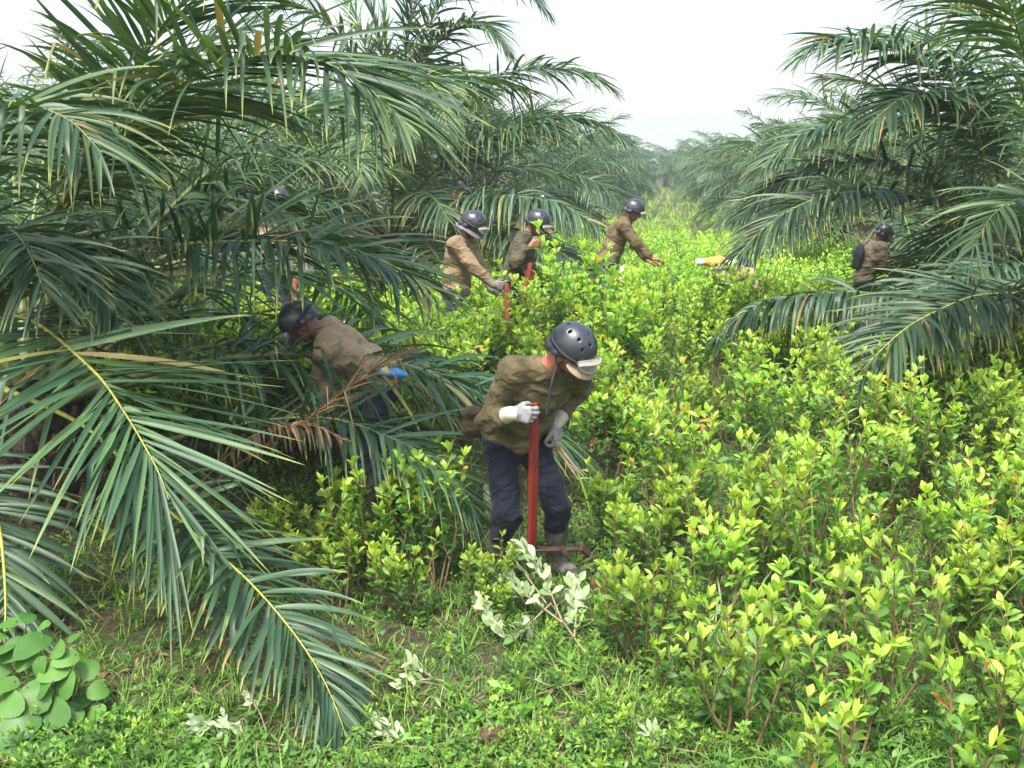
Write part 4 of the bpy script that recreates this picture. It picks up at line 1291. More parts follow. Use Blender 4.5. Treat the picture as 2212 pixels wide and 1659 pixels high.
def person(label, P0, face, lean, gaze, wr, wl, poleR=None, poleL=None, feet=None, gz0=0.0, shirt='olive', trousers='navy', skin='skin', res=.011,
           gloves=(None, None), hands=None, visor='khaki', headoff=(0, 0, 0), side=0.0, td=None, group=None, sc=1.0, helmet=True, amp=.0085, collar=False, legs=True, headup=(0, 0, 1), face_detail=True, goggles=True, shoulders_tw=0.0, neckl=.06, ls=1.0):
    """P0 pelvis centre (world); face = facing vector; everything else in world space, built relative to the foot point"""
    org = V3(P0[0], P0[1], gz0)
    t = thing('person', label, 'person', org, group)
    P = np.asarray(P0, float) - org
    up = V3(0, 0, 1)
    f, l, u = frame(V3(face[0], face[1], 0), up)
    td = nrm(math.cos(R(lean)) * up + math.sin(R(lean)) * f + l * side) if td is None else nrm(np.asarray(td, float))
    tf = nrm(f - td * (f @ td)); tl = np.cross(td, tf)
    Rt = np.array([tf, tl, td])
    mid = P + td * .27 * sc
    td2 = nrm(td + tf * .18)      # upper back rounds forward
    neck = mid + td2 * .25 * sc
    shc = mid + td2 * .19 * sc
    sl = nrm(tl + tf * shoulders_tw)
    sh = {'R': shc - sl * .178 * sc, 'L': shc + sl * .178 * sc}
    gz_, hl, hu = frame(gaze, headup)
    head = neck + nrm(td2 + hu) * neckl + hu * .085 + gz_ * .025 + np.asarray(headoff, float)
    Hm = np.array([gz_, hl, hu])
    wrp = {'R': np.asarray(wr, float) - org, 'L': np.asarray(wl, float) - org}
    pole = {'R': nrm(-tl * .6 - up * .8 - f * .2) if poleR is None else V3(*poleR), 'L': nrm(tl * .6 - up * .8 - f * .2) if poleL is None else V3(*poleL)}
    el = {}
    for s in 'RL':
        el[s], wrp[s] = ik(sh[s], wrp[s], .29 * sc, .255 * sc, pole[s])
    hip = {'R': P - l * .09 * sc - up * .03, 'L': P + l * .09 * sc - up * .03}
    if feet is None:
        feet = {s: org + l * (.13 if s == 'L' else -.13) + f * (.05 if s == 'L' else -.06) for s in 'RL'}
    ank = {s: np.asarray(feet[s], float) - org + V3(0, 0, .09) for s in 'RL'}
    kn = {}
    for s in 'RL':
        kn[s], ank[s] = ik(hip[s], ank[s], .43 * sc * ls, .42 * sc * ls, f)
    toe = {s: ank[s] + nrm(f + (l if s == 'L' else -l) * .25) * .16 - up * .055 for s in 'RL'}
    heel = {s: ank[s] - f * .045 - up * .05 for s in 'RL'}
    e = lambda c, r, k_=None: ('e', c, Rt, V3(*r) * sc) if k_ is None else ('e', c, Rt, V3(*r) * sc, k_)
    # ---- body
    hh = lambda x, y, z: head + gz_ * x + hl * y + hu * z
    body = [e(P + td * .02, (.105, .145, .12)), e(P + td * .16, (.095, .13, .15)), e(mid + td2 * .08, (.105, .155, .16)), ('c', sh['R'], sh['L'], .06, .06),
            ('c', neck - td2 * .03, hh(-.03, 0, -.045), .058, .054)]
    for s in 'RL':
        body += [('c', sh[s], el[s], .05, .042), ('c', el[s], wrp[s], .040, .027)]
        if legs:
            body += [('c', hip[s], kn[s], .078, .056), ('c', kn[s], ank[s], .054, .036), ('c', heel[s], toe[s], .034, .028)]
    body += [('e', hh(-.005, 0, .035), Hm, V3(.096, .076, .094), .02), ('e', hh(.018, 0, -.025), Hm, V3(.074, .062, .085), .02), ('c', hh(.045, 0, -.085), hh(.055, 0, -.088), .03, .026, .025)]
    if face_detail:
        body += [('c', hh(.086, .0, .005), hh(.108, 0, -.03), .009, .013, .008), ('c', hh(.095, .012, -.034), hh(.095, -.012, -.034), .009, .009, .006),
                 ('c', hh(.078, .032, .022), hh(.078, -.032, .022), .014, .014, .012),
                 ('c', hh(.086, .018, -.062), hh(.086, -.018, -.062), .007, .007, .004), ('c', hh(.084, .016, -.071), hh(.084, -.016, -.071), .0075, .0075, .004),
                 ('sub', ('e', hh(.092, .031, .0), Hm, V3(.016, .015, .011)), .008), ('sub', ('e', hh(.092, -.031, .0), Hm, V3(.016, .015, .011)), .008)]
        for s in (-1, 1):
            body += [('e', hh(.074, s * .031, .0), Hm, V3(.013, .013, .011), .002), ('e', hh(-.008, s * .078, -.012), Hm, V3(.018, .009, .031), .006),
                     ('sub', ('e', hh(-.004, s * .090, -.010), Hm, V3(.009, .006, .018)), .004)]
    bare = []
    for s in 'RL':
        hs = (hands or {}).get(s)
        if hs is None:
            dd = nrm(wrp[s] - el[s]); hs = dict(d=dd, pn=nrm(-up * .3 + f * .2 + (-tl if s == 'L' else tl)), ts=f, curl=.45)
        hs = dict(hs); gl = gloves[0 if s == 'R' else 1]
        hp_ = hand_prims(wrp[s], V3(*hs['d']), V3(*hs['pn']), V3(*hs['ts']), hs['curl'], add=(.0012 if gl else 0), thumb_in=hs.get('thumb', .5))
        if gl:
            g = obj('glove', sdf_mesh('glove', hp_ + [('c', wrp[s] + nrm(V3(*hs['d'])) * .006, wrp[s] + nrm(V3(*hs['d'])) * .02, .027, .028, .01)], min(res, .0036) if res < .009 else .006, k=.008, mats=[M[gl]], smooth=1), t)
            ad = nrm(wrp[s] - el[s])
            cv, cf = tube([wrp[s] - ad * .07, wrp[s] - ad * .03, wrp[s], wrp[s] + nrm(V3(*hs['d'])) * .018], [.044, .042, .038, .036], 20)
            obj('cuff', mesh_from('cuff', cv, cf, [M['cuff' if gl == 'glove' else 'glove_d']]), g)
        else:
            bare += hp_
    obj('body', sdf_mesh('body', body + bare, min(res, .007), k=.022, mats=[M[skin]], smooth=1), t)
    # ---- shirt
    sp = [e(P + td * .0, (.148, .185, .13)), e(P + td * .14, (.142, .178, .17)), e(mid + td2 * .06, (.138, .185, .19)), ('c', sh['R'] + td2 * .0, sh['L'], .076, .076),
          ('c', neck - td2 * .09, neck - td2 * .035, .09, .066)]
    for s in 'RL':
        sp += [('c', sh[s], el[s], .076, .066, .045), ('c', el[s], wrp[s] + (el[s] - wrp[s]) * (.34 if gloves[0 if s == 'R' else 1] else .2), .062, .047, .03)]
    hem = P - td * .09
    sp.append(('cut', hem, -td))
    if collar:
        sp.append(('c', neck - td2 * .02, neck + nrm(head - neck) * .04, .072, .062))
        sp.append(('sub', ('c', neck + nrm(head - neck) * .0, neck + nrm(head - neck) * .2, .055, .055), .004))
    obj('shirt', sdf_mesh('shirt', sp, res, k=.03, disp=cloth(amp, len(label)), mats=[M[shirt]], smooth=1), t)
    if legs:
        tp = [e(P - td * .0, (.120, .160, .105)), ('e', P - up * .06, np.array([f, l, up]), V3(.125, .165, .12))]
        bt = {}
        for s in 'RL':
            bt[s] = kn[s] + (ank[s] - kn[s]) * .30
            tp += [('c', hip[s], kn[s], .098, .078, .03), ('c', kn[s], bt[s], .079, .074, .02)]
        obj('trousers', sdf_mesh('trousers', tp, res, k=.03, disp=cloth(amp * 1.1, 3 + len(label)), mats=[M[trousers]], smooth=1), t)
        for s in 'RL':
            obj('boot', sdf_mesh('boot', [('c', bt[s] + (kn[s] - bt[s]) * .1, ank[s], .070, .055), ('c', heel[s], toe[s], .050, .044, .03), ('c', ank[s], heel[s] + f * .03, .05, .05)], res,
                                 k=.02, disp=cloth(amp * .5, 7), mats=[M['boot']], smooth=1), t)
    # ---- headgear
    hs_ = .93
    gz0_, hl0, hu0 = gz_, hl, hu
    gz_, hl, hu = gz_ * hs_, hl * hs_, hu * hs_
    Mh = Matrix(((gz_[0], hl[0], hu[0], head[0]), (gz_[1], hl[1], hu[1], head[1]), (gz_[2], hl[2], hu[2], head[2]), (0, 0, 0, 1)))
    if helmet:
        h_ = put(obj('helmet', HELM, t), Mh)
        obj('rivet', RIV, h_)
        if visor == 'brim': put(obj('hat_brim', BRIM, t), Mh)
        elif visor: put(obj('cap_visor', VISOR[visor], t), Mh)
        if goggles:
            g = put(obj('goggles', GOGF, t), Mh); obj('lens', GOGL, g); obj('goggle_strap', STRAP, g)
        st = []
        for s in (-1, 1):
            st.append(tube(catmull([(-.03, s * .098, -.03), (.0, s * .080, -.08), (.035, s * .040, -.118), (.048, 0, -.128)], 10), .0045, 5))
            st.append(tube(catmull([(.035, s * .108, -.01), (.02, s * .088, -.05), (.01, s * .074, -.09)], 6), .004, 5))
        v_, f_ = joinVF(st)
        put(obj('chin_strap', mesh_from('chin_strap', v_, f_, [M['dark']]), t), Mh)
    return dict(root=t, org=org, P=P, td=td, f=f, l=l, neck=neck, head=head, sh=sh, el=el, wr=wrp, mid=mid, Rt=Rt, Mh=Mh, tf=tf, tl=tl, ank=ank)


def bar_mesh(name, a, b, w1, w2, th, mat, side, mid=None):
    """flat tapering board from a to b: width w along side, thickness th"""
    a = np.asarray(a, float); b = np.asarray(b, float)
    d = nrm(b - a); s = np.asarray(side, float); s = nrm(s - d * (s @ d)); n_ = np.cross(d, s)
    V = []; F = []
    prof = [(0, .70), (.015, .86), (.08, 1), (.5, 1.1), (.92, 1.0), (.985, .9), (1, .8)]
    for t_, q in prof:
        c = a + (b - a) * t_; w = (w1 + (w2 - w1) * t_) * q / 2; h = th * q / 2; bev = .15
        for u, v in ((-1, -1 + bev * 2), (-1 + bev, -1), (1 - bev, -1), (1, -1 + bev * 2), (1, 1 - bev * 2), (1 - bev, 1), (-1 + bev, 1), (-1, 1 - bev * 2)):
            V.append(c + s * u * w + n_ * v * h)
    m_ = 8
    for i in range(len(prof) - 1):
        for j in range(m_):
            F.append((i * m_ + j, i * m_ + (j + 1) % m_, (i + 1) * m_ + (j + 1) % m_, (i + 1) * m_ + j))
    for i in (0, len(prof) - 1):
        q = [i * m_ + j for j in range(m_)]
        F += [(q[0], q[1], q[2], q[3]), (q[0], q[3], q[4], q[7]), (q[7], q[4], q[5], q[6])]
    return mesh_from(name, V, F, [mat], smooth=False)


def lever(label, a, b, w=.055, side=(1, 0, 0), jaw=False):
    a = np.asarray(a, float); b = np.asarray(b, float)
    t = thing('uprooting_lever', label, 'hand tool', b)
    obj('shaft', bar_mesh('shaft', a - b, V3(0, 0, 0), w * .75, w, w * .6, M['redwood'], side), t)
    return t


# --- the foreground worker
F1 = (.36, -.93)
pel = at(1112, 931, 5.5); nk1 = at(1184, 772, 5.24)
wr1 = at(1108, 893, 4.99); wl1 = at(1202, 915, 5.45)
shaft_top = at(1155, 871, 5.075); shaft_bot = at(1149, 1188, 5.24)
fr = ground_at(1060, 1250); fl = ground_at(1200, 1232)
imr = V3(1, 0, 0)
p1 = person('foreground worker in olive shirt and navy trousers bending over a red lever', pel, F1, 47, V3(.66, -.42, -.60), wr1, wl1,
            poleR=(-.55, .9, -.45), poleL=(.25, .95, -.25), td=nk1 - pel, sc=1.07, ls=.95, feet={'R': fr, 'L': fl}, gz0=float(gz(pel[0], pel[1])), shirt='olive', trousers='navy', skin='skin_red', res=.0075,
            gloves=('glove', 'glove'), hands={'R': dict(d=V3(1, .05, -.12), pn=V3(-.1, 1, -.1), ts=V3(.1, .1, 1), curl=.78, thumb=.9), 'L': dict(d=V3(.15, -.1, -1), pn=V3(-.7, .4, -.1), ts=V3(-.2, -1, 0), curl=.9, thumb=.8)},
            visor='khaki', amp=.0075, headoff=(.035, -.02, .01), headup=V3(.40, -.40, .80))
print('P1 head', p1['head'] + p1['org'], 'neck', p1['neck'] + p1['org'])
lv = lever('long red painted wooden lever gripped by the foreground worker, steel jaw at its foot', shaft_top, shaft_bot, .052, V3(1, .7, 0))
b = shaft_bot
Vj = []
j1 = at(1165, 1190, 5.25) - b; j2 = at(1262, 1186, 5.32) - b
js = [bar_mesh('x', V3(-.03, 0, -.02), j1 * 1.0 + V3(.02, 0, 0), .05, .05, .03, M['rust'], V3(0, 1, 0)), ]
obj('steel_arm', bar_mesh('steel_arm', V3(-.03, .0, .0), j2, .038, .030, .016, M['rust'], V3(0, 1, .2)), lv)
obj('steel_plate', bar_mesh('steel_plate', j2 + V3(-.02, -.03, .035), j2 + V3(.03, .0, -.03), .07, .06, .018, M['rust'], V3(.3, .9, .2)), lv)
obj('steel_tooth', bar_mesh('steel_tooth', j2 * .55 + V3(0, -.01, .02), j2 * .62 + V3(.03, -.02, -.05), .045, .03, .016, M['rust'], V3(.3, .9, 0)), lv)
# belt pouch, belt and dangling strap
org = p1['org']
pc = at(1022, 908, 5.5) - org
pz = obj('belt_pouch', sdf_mesh('belt_pouch', [('e', pc, np.array(frame((.3, -.95, .1), (.0, .1, 1))), V3(.055, .062, .085)), ('c', pc + V3(-.02, 0, -.05), pc + V3(.03, 0, -.05), .05, .05, .03)], .008, k=.03, disp=cloth(.003, 2), mats=[M['pouch']]), p1['root'])
obj('pouch_flap', sdf_mesh('pouch_flap', [('e', pc + V3(0, -.012, .045), np.array(frame((.3, -.95, .1), (0, .1, 1))), V3(.058, .068, .045))], .008, mats=[M['pouch']]), pz)
h0 = p1['Mh'] @ Vector((.0, -.082, -.07)); h0 = np.array(h0)
sv, sf = tube(catmull([h0, h0 + V3(-.03, -.03, -.10), h0 + V3(-.045, -.035, -.19), h0 + V3(-.055, -.03, -.27)], 12), [.010] * 8 + [.012] * 4, 6, squash=.8)
obj('dangling_strap', mesh_from('dangling_strap', sv, sf, [M['dark']]), p1['root'])
nkb = p1['neck'] - p1['td'] * .028
cpts = []
ca, cb = nrm(np.cross(p1['td'], V3(0, 0, 1))), None
cb = np.cross(p1['td'], ca)
for i in range(25):
    a = i / 24 * 2 * math.pi
    cpts.append(nkb + ca * math.cos(a) * .070 + cb * math.sin(a) * .068)
v_, f_ = tube(cpts, [.0075] * 25, 6, cap=False)
obj('collar', mesh_from('collar', v_, f_, [M['olive_d']]), p1['root'])
# twigs in his left hand
hb = p1['wr']['L'] + org + V3(0, -.03, -.09)
tw = thing('twig_bundle', 'bunch of pulled bare brown stems held in the foreground worker\'s left hand', 'stems', hb)
end = at(1243, 1025, 5.3)
ps = []
g = np.random.default_rng(3)
for i in range(9):
    q = end - hb + g.normal(0, .02, 3)
    ps.append(tube(catmull([V3(*g.normal(0, .008, 3)) - (end - hb) * .15, (end - hb) * .5 + g.normal(0, .008, 3), q], 6), [.005, .005, .0045, .004, .003, .002], 5))
v_, f_ = joinVF(ps); obj('stem_bundle', mesh_from('stem_bundle', v_, f_, [M['stem_l']]), tw)

# --- stooping worker on the left
pel = at(826, 822, 6.55); gr = float(gz(pel[0], pel[1]))
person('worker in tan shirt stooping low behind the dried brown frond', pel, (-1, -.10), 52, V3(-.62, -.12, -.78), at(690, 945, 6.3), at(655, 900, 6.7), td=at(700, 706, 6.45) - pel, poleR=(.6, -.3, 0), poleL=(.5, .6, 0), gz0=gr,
       shirt='tan_sunlit', trousers='jean', skin='skin_dark', res=.009, gloves=('glove_d', 'glove_d'), visor='black', headup=V3(-.5, 0, .8), hands={'R': dict(d=V3(0, 0, -1), pn=V3(0, 1, 0), ts=V3(-1, 0, 0), curl=.7), 'L': dict(d=V3(0, 0, -1), pn=V3(0, -1, 0), ts=V3(-1, 0, 0), curl=.7)})
bb = at(838, 803, 6.30)
t = thing('plastic_bag', 'crumpled blue and yellow plastic bag tucked at the stooping worker\'s hip', 'bag', bb)
g = np.random.default_rng(8)
cr = lambda P: .006 * np.sin(60 * P[:, 0] + 20 * P[:, 2]) + .005 * np.sin(75 * P[:, 2] + 30 * P[:, 1])
obj('bag_body', sdf_mesh('bag_body', [('e', V3(0, 0, 0), np.array(frame((1, 0, -.25), (0, 0, 1))), V3(.10, .04, .035)), ('c', V3(.05, 0, 0), V3(.115, .01, -.02), .025, .012)], .006, k=.02, disp=cr, mats=[M['bluebag']]), t)
obj('yellow_band', sdf_mesh('yellow_band', [('e', V3(-.01, -.005, .015), np.array(frame((1, 0, -.6), (0, 0, 1))), V3(.045, .042, .022))], .005, disp=cr, mats=[M['yellowbag']]), t)

# --- the back row
def at_g(px, py, Y): return at(px, py, Y)


def stander(label, nx, ny, Y, **kw):
    """place a figure by where its neck base is seen; the pelvis follows from the lean"""
    nk = at(nx, ny, Y)
    f = nrm(V3(kw['face'][0], kw['face'][1], 0)); ln = kw['lean']
    td = math.cos(R(ln)) * V3(0, 0, 1) + math.sin(R(ln)) * f; tf = nrm(f - td * (f @ td)); td2 = nrm(td + tf * .18)
    sc = kw.get('sc', 1.0)
    P0 = nk - td2 * .25 * sc - td * .27 * sc
    g0 = P0[2] - .93 * sc
    gr = float(gz(P0[0], P0[1]))
    if 'feet' not in kw:
        l = np.cross(V3(0, 0, 1), f)
        kw['feet'] = {s: V3(P0[0], P0[1], gr) + l * (.12 if s == 'L' else -.12) + f * (.07 if s == 'L' else -.05) for s in 'RL'}
    print(label[:30], 'pelvis above ground', round(P0[2] - gr, 2))
    return person(label, P0, gz0=gr, **kw)


hd = lambda d, pn, ts, c, th=.6: dict(d=V3(*d), pn=V3(*pn), ts=V3(*ts), curl=c, thumb=th)
p3 = stander('worker in tan shirt and grey wide-brimmed hat under his helmet, gripping a red lever', 1003, 512, 9.9, face=(1, -.35), lean=6, gaze=V3(.75, -.25, -.45),
             wr=at(1072, 622, 9.65), wl=at(1075, 655, 9.9), poleR=(-.3, -.5, -.8), shirt='tan', trousers='jean', skin='skin_dark', res=.011, gloves=('glove_d', 'glove_d'), visor='brim',
             hands={'R': hd((1, 0, -.05), (0, 1, 0), (0, .1, 1), .95, .9), 'L': hd((1, 0, -.1), (0, -1, 0), (0, 0, 1), .9, .9)})
lever('upright red lever held by the worker in the grey hat', at(1094, 612, 9.68), at(1094, 740, 9.6), .06, V3(1, .2, 0))
p4 = stander('worker in dark olive shirt with one hand raised to his mouth', 1143, 503, 10.9, face=(1, -.3), lean=14, gaze=V3(.72, -.3, -.5),
             wr=at(1147, 530, 10.6), wl=at(1135, 590, 10.7), poleR=(-.5, -.3, -.9), shirt='olive_d', trousers='navy', skin='skin', res=.011, visor='black',
             hands={'R': hd((.85, 0, .3), (.1, .9, .2), (-.1, .1, 1), .95, .9), 'L': hd((.8, 0, -.3), (0, -1, 0), (0, 0, 1), .9, .9)})
lever('red lever slanting down in front of the worker in dark olive', at(1146, 568, 10.6), at(1122, 680, 10.5), .055, V3(1, .2, 0))
p5 = stander('worker in khaki shirt reaching forward into the shrubs at the middle of the field', 1352, 476, 12.4, face=(1, -.15), lean=18, gaze=V3(.8, -.15, -.42),
             wr=at(1415, 566, 12.2), wl=at(1405, 575, 12.5), poleR=(.1, -.2, -.9), shirt='khaki', trousers='jean', skin='skin_dark', res=.012, visor=None, collar=True,
             hands={'R': hd((1, 0, -.1), (0, .2, -1), (0, 1, 0), .5, .5), 'L': hd((1, 0, -.1), (0, .2, -1), (0, -1, 0), .5, .5)})
t = thing('cloth_rag', 'white rag hanging at the waist of the worker in the middle of the field', 'cloth', at(1343, 590, 12.22))
obj('rag_fold', sdf_mesh('rag_fold', [('c', V3(0, 0, .06), V3(.01, 0, -.07), .03, .045)], .01, disp=cloth(.006, 1, 2), mats=[M['white']]), t)
p6 = stander('worker in pale shirt with a dark backpack beneath the right-hand palm', 1893, 524, 13.8, face=(1, .1), lean=10, gaze=V3(.8, 0, -.45),
             wr=at(1937, 594, 13.7), wl=at(1930, 600, 14), poleR=(-.1, -.3, -.9), shirt='pale', trousers='navy', skin='skin_dark', res=.012, visor='khaki', collar=True)
bk = p6['mid'] + p6['org'] - p6['tf'] * .19
t = thing('backpack', 'dark backpack on the shoulders of the worker in the pale shirt', 'backpack', bk)
obj('pack_bag', sdf_mesh('pack_bag', [('e', V3(.03, 0, .02), p6['Rt'], V3(.055, .12, .17)), ('c', V3(.02, .06, -.12), V3(.02, -.06, -.12), .05, .05)], .014, k=.03, disp=cloth(.005, 4), mats=[M['dark']]), t)
st = []
for s in 'RL':
    q = p6['sh'][s] + p6['org'] - bk; q = q * V3(1, .72, 1)
    st.append(tube(catmull([q - p6['tf'] * .10 - V3(0, 0, .03), q + V3(0, 0, .085), q + p6['tf'] * .11 - V3(0, 0, .02), q + p6['tf'] * .10 - V3(0, 0, .2), q - V3(0, 0, .33)], 16), .022, 6, squash=.4))
v_, f_ = joinVF(st); obj('shoulder_strap', mesh_from('shoulder_strap', v_, f_, [M['dark']]), t)
pel = at(1555, 606, 11.5)
p7 = person('worker bent double among the shrubs with an orange bundle on the back', pel, (.55, .75), 82, V3(.3, .4, -.9), at(1590, 640, 11.6), at(1600, 650, 11.8), gz0=float(gz(pel[0], pel[1])),
            shirt='pale', trousers='navy', res=.013, visor=None, goggles=False)
t = thing('orange_bundle', 'orange and white cloth bundle on the back of the worker bent double', 'bundle', at(1537, 566, 11.4))
obj('orange_cloth', sdf_mesh('orange_cloth', [('e', V3(.0, 0, 0), I3, V3(.12, .10, .055)), ('e', V3(.09, 0, .02), I3, V3(.07, .07, .05))], .01, disp=cloth(.008, 1, 2), mats=[M['orange']]), t)
for c_, r_ in ((V3(-.13, .0, .0), V3(.06, .09, .04)), (V3(.22, 0.02, -.01), V3(.09, .1, .04))):
    obj('white_cloth', sdf_mesh('white_cloth', [('e', c_, I3, r_)], .01, disp=cloth(.008, 2, 2), mats=[M['white']]), t)
p8 = stander('worker with a black helmet half hidden behind the fronds on the left', 596, 458, 10.2, face=(.5, -.8), lean=10, gaze=V3(.35, -.7, -.5),
             wr=at(625, 600, 9.95), wl=at(660, 590, 10), shirt='pale', trousers='jean', res=.012, visor=None, collar=True, skin='skin',
             hands={'R': hd((.9, 0, -.3), (0, 1, 0), (0, .1, 1), .95, .9), 'L': hd((.2, -.2, -1), (0, 1, 0), (-1, 0, 0), .6)})
lever('red lever in the hands of the worker half hidden by fronds', at(637, 600, 9.95), at(632, 690, 9.8), .055, V3(1, .2, 0))
p9 = stander('distant worker whose helmet and flushed face show between palm fronds', 987, 424, 16.0, face=(.8, -.4), lean=8, gaze=V3(.7, -.4, -.3), sc=1.0,
             wr=at(1000, 470, 15.8), wl=at(1010, 470, 15.8), shirt='orange', trousers='navy', res=.015, visor=None, skin='skin_red')
p10 = stander('distant worker whose helmet top shows above the drooping fronds behind the back row', 1158, 452, 15.5, face=(.8, -.2), lean=25, gaze=V3(.7, -.2, -.5),
              wr=at(1180, 500, 15.4), wl=at(1180, 500, 15.6), shirt='khaki', trousers='navy', res=.015, visor='khaki')

# ------------------------------------------------------------------ pulled-up branches, leaves and clods on the cleared ground
def leaves_along(paths, n, L_, mat, seed, spread=.02, tone=(.6, .25), up=.4, tipfrac=.3):
    g = np.random.default_rng(seed)
    P = []; D = []
    for C in paths:
        m_ = max(2, int(n / len(paths)))
        u = tipfrac + (1 - tipfrac) * g.random(m_)
        i = np.clip((u * (len(C) - 1)).astype(int), 0, len(C) - 2)
        p = C[i] + (C[i + 1] - C[i]) * g.random(m_)[:, None]
        tt = nrm(C[i + 1] - C[i])
        P.append(p + g.normal(0, spread, (m_, 3)) * .5); D.append(nrm(tt * .9 + g.normal(0, .7, (m_, 3)) + [0, 0, up]))
    P = np.concatenate(P); D = np.concatenate(D); n_ = len(P)
    N0 = nrm(g.normal(0, .6, (n_, 3)) + [0, -.5, .9])
    Ls = g.uniform(.7, 1.15, n_) * L_
    return strips(P, D, N0, Ls, Ls * g.uniform(.38, .5, n_), 4, g.uniform(-.05, .2, n_), PROF_L[4], .12, np.clip(g.normal(*tone, n_), 0, 1))


def pulled(label, segs, n, L_, seed, mat='coca_pale', rad=.010, tone=(.6, .25), tipfrac=.3, spread=.03, name='uprooted_shrub', up=.3):
    paths = [catmull([at(*q) if len(q) == 3 else (ground_at(*q[:2]) + [0, 0, q[3]]) for q in s], 10) for s in segs]
    o0 = paths[0][0].copy()
    paths = [p - o0 for p in paths]
    t = thing(name, label, 'branch', o0)
    v_, f_ = joinVF([tube(p, np.linspace(rad * (1 if i == 0 else .6), .002, 10), 5) for i, p in enumerate(paths)])
    obj('woody_stem', mesh_from('woody_stem', v_, f_, [M['stem_l']]), t)
    S = leaves_along(paths[1:] if len(paths) > 1 else paths, n, L_, None, seed, spread, tone, up, tipfrac)
    obj('foliage', mesh_from('foliage', S[0], S[1], [M[mat]], S[2], S[3]), t)
    return t


G = lambda x, y, h=.02: (x, y, None, h)
pulled('uprooted branch with pale wilting leaves lying in front of the foreground worker', [
    [G(1325, 1485), G(1260, 1430, .06), G(1190, 1350, .12)], [G(1215, 1385, .10), G(1170, 1320, .22), G(1130, 1290, .30)], [G(1240, 1410, .08), G(1245, 1360, .14), G(1240, 1330, .2)],
    [G(1215, 1385, .10), G(1110, 1330, .16), G(1030, 1310, .18)], [G(1190, 1350, .12), G(1100, 1400, .06), G(1040, 1350, .12)], [G(1180, 1350, .12), G(1070, 1240, .28), G(1050, 1170, .35)]], 300, .075, 1)
pulled('uprooted branch hanging upside down with limp pale leaves', [
    [G(1520, 1330, .5), G(1545, 1400, .35), G(1565, 1450, .16)], [G(1550, 1420, .28), G(1600, 1450, .16), G(1630, 1480, .06)], [G(1550, 1420, .28), G(1565, 1470, .14), G(1575, 1500, .06)], [G(1545, 1410, .3), G(1540, 1460, .18), G(1545, 1480, .12)]],
    70, .06, 2, up=-.5)
pulled('small torn branch with pale leaves lying left of the clearing', [[G(960, 1480), G(930, 1480, .03), G(890, 1495, .05)], [G(940, 1480, .03), G(880, 1460, .08)], [G(930, 1480), G(860, 1500, .05)]], 40, .055, 3, rad=.006)
pulled('torn branch with fresh green and a few white-backed leaves in the short grass', [[G(1300, 1470), G(1200, 1500, .03), G(1120, 1540, .05)], [G(1190, 1500, .04), G(1130, 1500, .08), G(1060, 1540, .06)], [G(1200, 1500, .04), G(1170, 1540, .05), G(1130, 1560, .04)]],
       34, .07, 4, mat='coca', tone=(.55, .2), rad=.006)
pulled('white-backed leaves torn off near the bottom edge, left of centre', [[G(620, 1620), G(520, 1610, .02), G(450, 1625, .04)], [G(560, 1610, .02), G(470, 1590, .05), G(430, 1600, .06)]], 42, .06, 5, rad=.005, tone=(.9, .1))
pulled('pale torn twig below the tip of the long frond', [[G(960, 1630), G(860, 1620, .02), G(780, 1640, .04)], [G(880, 1620, .02), G(820, 1590, .06)]], 45, .055, 6, rad=.005, tone=(.8, .15))
pulled('torn twig with a few whitish leaves at the bottom edge, right of centre', [[G(1530, 1640), G(1440, 1630, .03), G(1380, 1645, .04)], [G(1450, 1630, .03), G(1400, 1610, .06)]], 18, .06, 7, rad=.005, tone=(.8, .2))
pulled('broken twig with two pale shoots in the shade at left', [[G(580, 1600), G(560, 1560, .06), G(535, 1540, .12)], [G(560, 1560, .06), G(540, 1550, .12)]], 9, .055, 8, rad=.004, tone=(.9, .1))
for i, (px, py, s, lab) in enumerate([(1062, 1605, .085, 'clod of reddish brown soil lying in the grass near the bottom edge'), (1290, 1272, .07, 'dark clod of earth right of the worker\'s boot'), (1235, 1262, .04, 'small crumb of earth beside the boot toe'),
                                      (1150, 1255, .05, 'reddish clod of earth under the foot of the red lever')]):
    p = ground_at(px, py)
    g = np.random.default_rng(i)
    pr = [('e', V3(*g.uniform(-.5, .5, 3)) * s * V3(1, 1, .4), I3, V3(*g.uniform(.35, .8, 3)) * s) for _ in range(5)]
    t = obj('soil_clod', sdf_mesh('soil_clod', pr, s / 14, k=s * .2, disp=lambda P: s * .07 * (np.sin(P[:, 0] * 90) + np.sin(P[:, 1] * 110 + P[:, 2] * 70)), mats=[plain_mat('clod', (.06, .028, .018), (.14, .075, .05), rough=1, scale=60, bmp=1, bscale=120, bdist=.01)]), loc=p)
    tag(t, lab, 'soil')

# broad-leaved vine in the bottom left corner
def disc_leaf(c, nrm_, tipd, L_, g):
    f, l, u = frame(tipd, nrm_)
    V = []; F = []
    n_ = 14
    outl = []
    for i in range(n_):
        a = i / n_ * 2 * math.pi
        r = (1 + .12 * math.cos(a) + .05 * math.cos(3 * a)) * .5
        outl.append(f * (math.cos(a) * r) * L_ + l * (math.sin(a) * r * .88) * L_ + u * (-.10 * L_ * (math.cos(a) ** 2) + .04 * L_ * math.sin(2 * a)))
    mid_ = [o * .5 + u * (-.0) * L_ for o in outl]
    V = [c + u * .03 * L_ - f * 0 for _ in range(1)]
    rows = [[c + m_ + u * .02 * L_ for m_ in mid_], [c + o for o in outl]]
    V = [c] + rows[0] + rows[1]
    Q = []
    for i in range(0, n_, 2):
        Q.append((0, 1 + i, 1 + (i + 1) % n_, 1 + (i + 2) % n_))
    for i in range(n_):
        j = (i + 1) % n_
        Q.append((1 + i, 1 + n_ + i, 1 + n_ + j, 1 + j))
    return np.array(V), np.array(Q), np.full(len(V), g.random()), np.zeros(len(V))


